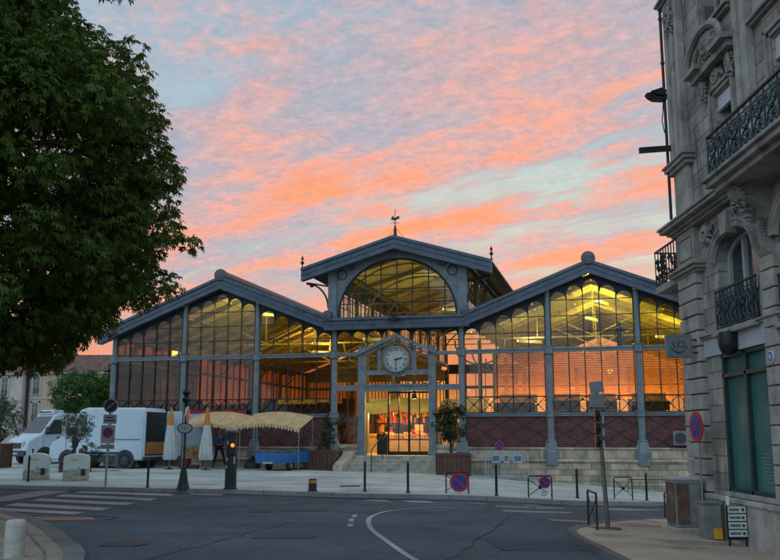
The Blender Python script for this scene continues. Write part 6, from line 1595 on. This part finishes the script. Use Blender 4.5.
# ================================================================== vegetation
def leaf_mat(name, c1, c2, transl=0.25):
    m = bpy.data.materials.new(name); m.use_nodes = True; T = NT(m.node_tree); p = T.n['Principled BSDF']
    g = T.node('ShaderNodeNewGeometry'); tc = T.node('ShaderNodeTexCoord').outputs['Object']
    k = T.m('ADD', T.m('MULTIPLY', g.outputs['Random Per Island'], 0.6), T.m('MULTIPLY', T.noise(tc, 0.9, 3, 0.5), 0.5), clamp=True)
    c = T.mix(k, c1, c2)
    T.put(p.inputs['Base Color'], c); p.inputs['Roughness'].default_value = 0.7; p.inputs['Specular IOR Level'].default_value = 0.15
    tl = T.node('ShaderNodeBsdfTranslucent'); T.put(tl.inputs['Color'], T.mix(0.5, c, (0.10,0.16,0.03)))
    mx = T.node('ShaderNodeMixShader'); mx.inputs[0].default_value = transl
    T.l.new(p.outputs[0], mx.inputs[1]); T.l.new(tl.outputs[0], mx.inputs[2]); T.l.new(mx.outputs[0], T.n['Material Output'].inputs[0])
    return m
def leaves_mesh(name, P, N, size, m, parent, rng, leaflets=5, wid=0.34, droop=0.5, spread=1.0):
    """palmate leaves: P positions, N outward directions; each leaflet is one folded blade"""
    n = len(P)
    up = np.array([0,0,1.0]); N = N/np.linalg.norm(N, axis=1, keepdims=True)
    nrm = N*0.5 + up*0.6 + rng.normal(0, 0.45, (n,3)); nrm /= np.linalg.norm(nrm, axis=1, keepdims=True)
    t = np.cross(nrm, rng.normal(0, 1, (n,3))); t /= np.linalg.norm(t, axis=1, keepdims=True); s_ = np.cross(nrm, t)
    V = []; F = []; sz = size*rng.uniform(0.65, 1.2, n)
    for k in range(leaflets):
        a = (k-(leaflets-1)/2)*(2.4/leaflets)*spread*2
        d = t*math.cos(a) + s_*math.sin(a)
        q = np.cross(nrm, d)
        L = sz*(1.0-0.10*abs(k-(leaflets-1)/2)); w_ = L*wid
        base = P; tip = P + d*L[:,None] - up*(L*droop)[:,None]
        mid = P + d*(L*0.62)[:,None] - up*(L*droop*0.22)[:,None]
        V.append(np.stack([base, mid + q*(w_/2)[:,None], tip, mid - q*(w_/2)[:,None]], 1))
    V = np.concatenate(V, 0).reshape(-1, 3); nf = len(V)//4
    me = bpy.data.meshes.new(name); me.vertices.add(len(V)); me.vertices.foreach_set('co', V.astype(np.float32).ravel())
    me.loops.add(nf*4); me.loops.foreach_set('vertex_index', np.arange(nf*4, dtype=np.int32))
    me.polygons.add(nf); me.polygons.foreach_set('loop_start', np.arange(0, nf*4, 4, dtype=np.int32)); me.polygons.foreach_set('loop_total', np.full(nf, 4, dtype=np.int32))
    me.materials.append(m); me.update(calc_edges=True); me.validate()
    o = bpy.data.objects.new(name, me); COL.objects.link(o); o.parent = parent
    return o
def clump_crown(centers, radii, per, rng, flat=0.8):
    P = []; N = []
    for c, r in zip(centers, radii):
        n = int(per*r*r); d = rng.normal(0, 1, (n,3)); d /= np.linalg.norm(d, axis=1, keepdims=True)
        rr = r*rng.uniform(0.35, 1.0, n)**0.5
        d2 = d.copy(); d2[:,2] *= flat
        P.append(np.array(c)+d2*rr[:,None]); N.append(d)
    return np.concatenate(P), np.concatenate(N)
def limb(b, p0, p1, r0, r1, rng, n=6, wob=0.12):
    p0 = np.array(p0, float); p1 = np.array(p1, float); L = np.linalg.norm(p1-p0); pts = []; rs = []
    for k in range(n+1):
        f = k/n; q = p0+(p1-p0)*f + (rng.normal(0, wob*L*0.25, 3) if 0 < k < n else 0); q[2] += 0.06*L*math.sin(f*3.14)
        pts.append(tuple(q)); rs.append(r0+(r1-r0)*f)
    b.tube(pts, rs, 7); return pts
# the big horse chestnut at the left: trunk outside the frame
M['leaf_big'] = leaf_mat('chestnut_leaves', (0.022,0.044,0.007), (0.090,0.140,0.018), 0.28)
rng = np.random.default_rng(5)
TXc, TYc = -12.6, 20.0
big = thing('chestnut_tree', 'big dark horse chestnut tree filling the upper left of the photo', 'tree', (TXc, TYc, 0.05))
RT = [(2.9,1.0),(3.4,4.4),(3.9,5.7),(4.4,6.5),(4.9,7.0),(5.4,7.25),(6.0,7.55),(6.5,7.5),(7.2,7.2),(7.9,7.35),(8.6,7.35),(9.3,6.9),(9.9,6.55),(10.6,6.15),(11.2,5.8),(12.2,5.3),(13.5,4.6),(15,3.5),(16.4,2.2),(17.2,0.5)]
RF = interp(RT)
C_ = []; Rr = []
tries = 0
while len(C_) < 380 and tries < 20000:
    tries += 1
    z = rng.uniform(3.6, 16.8); a = rng.uniform(0, 2*math.pi)
    r = rng.uniform(0.45, 1.25); Rm = RF(z)*(1+0.05*math.sin(3*a+z)) - r*0.75
    if Rm <= 0.2: continue
    f = rng.uniform(0, 1)**0.42; x, y = Rm*f*math.cos(a), Rm*f*math.sin(a)
    C_.append((x, y, z)); Rr.append(r)
z = 3.7
while z < 16.6:
    n_ = max(5, int(2*math.pi*RF(z)/1.25)); ph = rng.uniform(0, 6)
    for k in range(n_):
        a = ph+2*math.pi*k/n_+rng.uniform(-0.12, 0.12); r = rng.uniform(0.45, 0.95); Rm = RF(z)-r*0.75+rng.uniform(-1.0, 0.22)
        C_.append((Rm*math.cos(a), Rm*math.sin(a), z+rng.uniform(-0.3, 0.3))); Rr.append(r)
    z += 0.72
# sprays that stick out along the right-hand outline
for (xx, yy, zz, r) in [(7.5,0.0,6.15,0.42),(7.95,0.3,5.95,0.32),(7.15,-0.6,8.8,0.42),(7.2,0.8,7.8,0.45),(6.7,-0.3,9.9,0.42),(6.3,0.5,10.9,0.42),(7.35,0.2,5.0,0.5),(6.2,-0.4,4.0,0.45),(4.9,0.4,3.5,0.5),(3.6,-0.6,3.3,0.5),(5.9,0.2,12.4,0.5),(3.1,0.8,3.1,0.5),(2.2,-0.5,3.1,0.5),(3.9,-2.0,3.2,0.6),(2.8,-2.4,3.2,0.7)]:
    C_.append((xx, yy, zz)); Rr.append(r)
P, N = clump_crown(C_, Rr, 255, rng, 0.72)
leaves_mesh('crown', P, N, 0.145, M['leaf_big'], big, rng, 6, 0.42, 0.5)
b = MB(); tr = b.tube([(0,0,-0.2),(0.05,0,0.6),(0,0.08,2.2),(0.1,0,4.5),(0.0,0.1,8),(0.1,0,12),(0,0,15)], [0.55,0.42,0.36,0.32,0.25,0.14,0.05], 12); b.build('trunk', M['bark'], big, smooth=True)
b = MB()
for k in range(46):
    i = int(rng.integers(0, len(C_))); c = C_[i]; z0 = max(2.0, c[2]-rng.uniform(0.8, 2.6)); limb(b, (0,0,z0), c, 0.11, 0.02, rng)
b.build('limbs', M['bark'], big, smooth=True)
# smaller trees
M['leaf_mid'] = leaf_mat('mid_green_leaves', (0.025,0.070,0.014), (0.060,0.125,0.028), 0.25)
M['leaf_dark'] = leaf_mat('dark_leaves', (0.012,0.026,0.010), (0.028,0.050,0.016), 0.2)
M['leaf_olive'] = leaf_mat('olive_leaves', (0.045,0.062,0.042), (0.095,0.115,0.080), 0.2)
def round_tree(x, y, z0, R_, H, label, m, seed, trunk_h, leaf=0.3, per=60, nclump=46, name='round_tree', group=None, zb=None, flat=0.7):
    rng = np.random.default_rng(seed); zz = gz(x, y)+0.1 if zb is None else zb
    o = thing(name, label, 'tree', (x, y, zz), 0, group)
    C_ = []; Rr = []
    for k in range(nclump):
        a = rng.uniform(0, 6.283); u_ = rng.uniform(-1, 1); rad = math.sqrt(max(0, 1-u_*u_))
        f = rng.uniform(0.35, 1)**0.5; r = R_*rng.uniform(0.16, 0.34)
        C_.append((rad*(R_-r*0.8)*f*math.cos(a), rad*(R_-r*0.8)*f*math.sin(a), trunk_h+H/2+u_*(H/2-r*0.6)*f)); Rr.append(r)
    P, N = clump_crown(C_, Rr, per, rng, flat)
    leaves_mesh('crown', P, N, leaf, m, o, rng, 4, 0.42, 0.3)
    b = MB(); b.tube([(0,0,-0.1),(0.03,0,trunk_h*0.5),(0,0.04,trunk_h),(0.05,0,trunk_h+H*0.6)], [0.09*R_/1.5+0.03,0.075*R_/1.5+0.02,0.06*R_/1.5+0.02,0.02], 8)
    b.build('trunk', M['bark'], o, smooth=True)
    b = MB()
    for k in range(7): c = C_[k]; limb(b, (0,0,trunk_h*0.9), c, 0.035*R_/1.5+0.01, 0.008, rng)
    b.build('limbs', M['bark'], o, smooth=True)
    return o
round_tree(-20.6, 60, 0, 2.45, 4.2, 'bright green rounded tree behind the white refrigerated van', M['leaf_mid'], 3, 1.9, 0.30, 60, 60)
round_tree(-18.6, 63, 0, 2.3, 4.6, 'dark tree between the bright green tree and the hall corner', M['leaf_dark'], 4, 1.9, 0.3, 60, 50)
round_tree(-23.9, 70, 0, 2.0, 3.2, 'small dark tree behind the left side of the bright green tree', M['leaf_dark'], 14, 1.2, 0.3, 60, 40)
def shrub_tree(x, y, zb, R_, H, th, label, seed, m='leaf_olive', per=55, leaf=0.10, n=60, name='olive_tree'):
    return round_tree(x, y, 0, R_, H, label, M[m], seed, th, leaf, per, n, name, None, zb, 0.8)
shrub_tree(-17.3, 40.0, gz(-17,40)+1.10, 1.05, 2.2, 0.0, 'grey green olive tree in the planter at the left edge', 6, per=230, leaf=0.13, n=46)
shrub_tree(-12.75, 36.6, gz(-13,37)+0.45, 0.85, 1.75, 0.55, 'slender grey green olive tree between the two vans', 7, per=170, leaf=0.12, n=40)
shrub_tree(-12.15, 36.8, gz(-13,37)+0.10, 0.52, 1.25, 0.08, 'dark rounded shrub in front of the large van', 8, 'leaf_dark', 420, 0.10, 34, 'dark_shrub')
shrub_tree(2.45, 36.6, gz(2.4,36.6)+0.84, 0.80, 2.1, 0.25, 'slender dark leaved tree in the planter right of the steps', 9, 'leaf_dark', 330, 0.12, 60, 'small_tree')
shrub_tree(-2.62, 39.0, gz(-3,39.4)+0.84, 0.40, 1.6, 0.05, 'narrow dark plant in the planter left of the steps', 10, 'leaf_dark', 620, 0.10, 40, 'small_tree')
shrub_tree(-3.0, 38.8, gz(-3,39.4)+0.84, 0.30, 0.7, 0.0, 'low grey green plant in the planter left of the steps', 11, 'leaf_olive', 600, 0.08, 26, 'planter_shrub')

# ================================================================== person behind the parasol
def person(x, y, z, rz):
    o = thing('person', 'person in a blue shirt and dark trousers striding behind the right parasol', 'person', (x, y, z), rz)
    J = {'pelvis':(0,0,0.95),'waist':(0,0.0,1.08),'chest':(0,0.01,1.30),'neck':(0,0.0,1.47),'headb':(0,-0.01,1.55),'head':(0,-0.02,1.64),'crown':(0,-0.01,1.72),
         'shL':(0.17,0.0,1.42),'elL':(0.25,0.06,1.15),'wrL':(0.27,-0.08,0.92),'haL':(0.27,-0.12,0.86),'shR':(-0.17,0,1.42),'elR':(-0.24,0.10,1.16),'wrR':(-0.24,0.04,0.92),'haR':(-0.24,0.02,0.85),
         'hipL':(0.09,0,0.90),'knL':(0.20,-0.08,0.50),'anL':(0.30,0.02,0.09),'toL':(0.31,-0.14,0.04),'hipR':(-0.09,0,0.90),'knR':(-0.14,-0.04,0.50),'anR':(-0.24,0.04,0.09),'toR':(-0.26,-0.12,0.04)}
    Rd = {'pelvis':0.135,'waist':0.125,'chest':0.150,'neck':0.055,'headb':0.072,'head':0.092,'crown':0.070,'shL':0.07,'elL':0.045,'wrL':0.028,'haL':0.034,'shR':0.07,'elR':0.045,'wrR':0.028,'haR':0.034,
         'hipL':0.095,'knL':0.062,'anL':0.042,'toL':0.036,'hipR':0.095,'knR':0.062,'anR':0.042,'toR':0.036}
    E_ = [('pelvis','waist'),('waist','chest'),('chest','neck'),('neck','headb'),('headb','head'),('head','crown'),('chest','shL'),('shL','elL'),('elL','wrL'),('wrL','haL'),('chest','shR'),('shR','elR'),('elR','wrR'),('wrR','haR'),
          ('pelvis','hipL'),('hipL','knL'),('knL','anL'),('anL','toL'),('pelvis','hipR'),('hipR','knR'),('knR','anR'),('anR','toR')]
    def fingers(hand, s):
        hx, hy, hz = J[hand]
        for k in range(4):
            n1, n2 = f'{hand}f{k}a', f'{hand}f{k}b'
            J[n1] = (hx+0.002*s, hy-0.022+0.016*k, hz-0.055); J[n2] = (hx-0.012*s, hy-0.022+0.017*k, hz-0.088-0.008*(k in (1,2))); Rd[n1] = 0.0095; Rd[n2] = 0.0075
            E_.append((hand, n1)); E_.append((n1, n2))
        n1 = f'{hand}t'; J[n1] = (hx-0.01*s, hy-0.050, hz-0.035); Rd[n1] = 0.010; E_.append((hand, n1))
    fingers('haL', 1); fingers('haR', -1)
    def skin(name, edges, mm, scale=1.0, sub=2, over=None):
        names = []; 
        for a, c in edges:
            for q in (a, c):
                if q not in names: names.append(q)
        me = bpy.data.meshes.new(name); me.from_pydata([J[q] for q in names], [(names.index(a), names.index(c)) for a, c in edges], []); me.materials.append(mm)
        ob = bpy.data.objects.new(name, me); COL.objects.link(ob)
        sk = ob.modifiers.new('skin', 'SKIN'); sk.use_smooth_shade = True
        for i, q in enumerate(names):
            r = (over or {}).get(q, Rd[q]*scale); me.skin_vertices[0].data[i].radius = (r, r*0.85)
        me.skin_vertices[0].data[0].use_root = True
        s_ = ob.modifiers.new('sub', 'SUBSURF'); s_.levels = sub; s_.render_levels = sub
        ob.parent = o; return ob
    skinm = mat('skin', (0.36,0.20,0.14), 0.6, 0, 0.05, 5)
    body = skin('body', E_, skinm)
    skin('shirt', [('pelvis','waist'),('waist','chest'),('chest','shL'),('shL','elL'),('chest','shR'),('shR','elR')], mat('blue_shirt', (0.04,0.10,0.24), 0.85, 0, 0.15, 8), 1.13, 2)
    skin('trousers', [('pelvis','hipL'),('hipL','knL'),('knL','anL'),('pelvis','hipR'),('hipR','knR'),('knR','anR')], mat('dark_trousers', (0.018,0.022,0.035), 0.85, 0, 0.15, 8), 1.18, 2)
    for s, q in (('L','toL'),('R','toR')):
        b = MB(); c = Vector(J['an'+s]); t_ = Vector(J['to'+s]); b.sphere(((c.x+t_.x)/2, (c.y+t_.y)/2-0.02, 0.045), 0.055, 8, (0.9,1,0.8)); 
        b.v = [((vx-(c.x+t_.x)/2)*0.85+(c.x+t_.x)/2, (vy-(c.y+t_.y)/2)*2.4+(c.y+t_.y)/2, vz) for vx, vy, vz in b.v]; b.build('shoe', M['black'], o, smooth=True)
    b = MB(); b.lathe((0,0.005,1.66), [(0.098,-0.04),(0.104,0.0),(0.10,0.05),(0.07,0.09),(0.02,0.105)], 14); b.v = [(vx, vy if vy > -0.06 else vy*0.75-0.0, vz) for vx, vy, vz in b.v]; b.build('hair', mat('dark_hair', (0.02,0.014,0.01), 0.7), o, smooth=True)
    b = MB(); b.tube([(0,-0.085,1.66),(0,-0.115,1.63),(0,-0.10,1.615)], [0.008,0.014,0.008], 6)
    b.sphere((0.093,0.0,1.63), 0.02, 5); b.sphere((-0.093,0.0,1.63), 0.02, 5); b.build('nose_and_ears', skinm, o, smooth=True)
    b = MB(); b.sphere((0.032,-0.088,1.655), 0.010, 5); b.sphere((-0.032,-0.088,1.655), 0.010, 5); b.box(-0.025,0.025,-0.098,-0.090,1.583,1.591); b.build('eyes_and_mouth', M['black'], o)
    return o
xq, yq, _ = hw(-7.85, -1.2)
person(xq, yq, gz(xq, yq)+0.10, R(20))
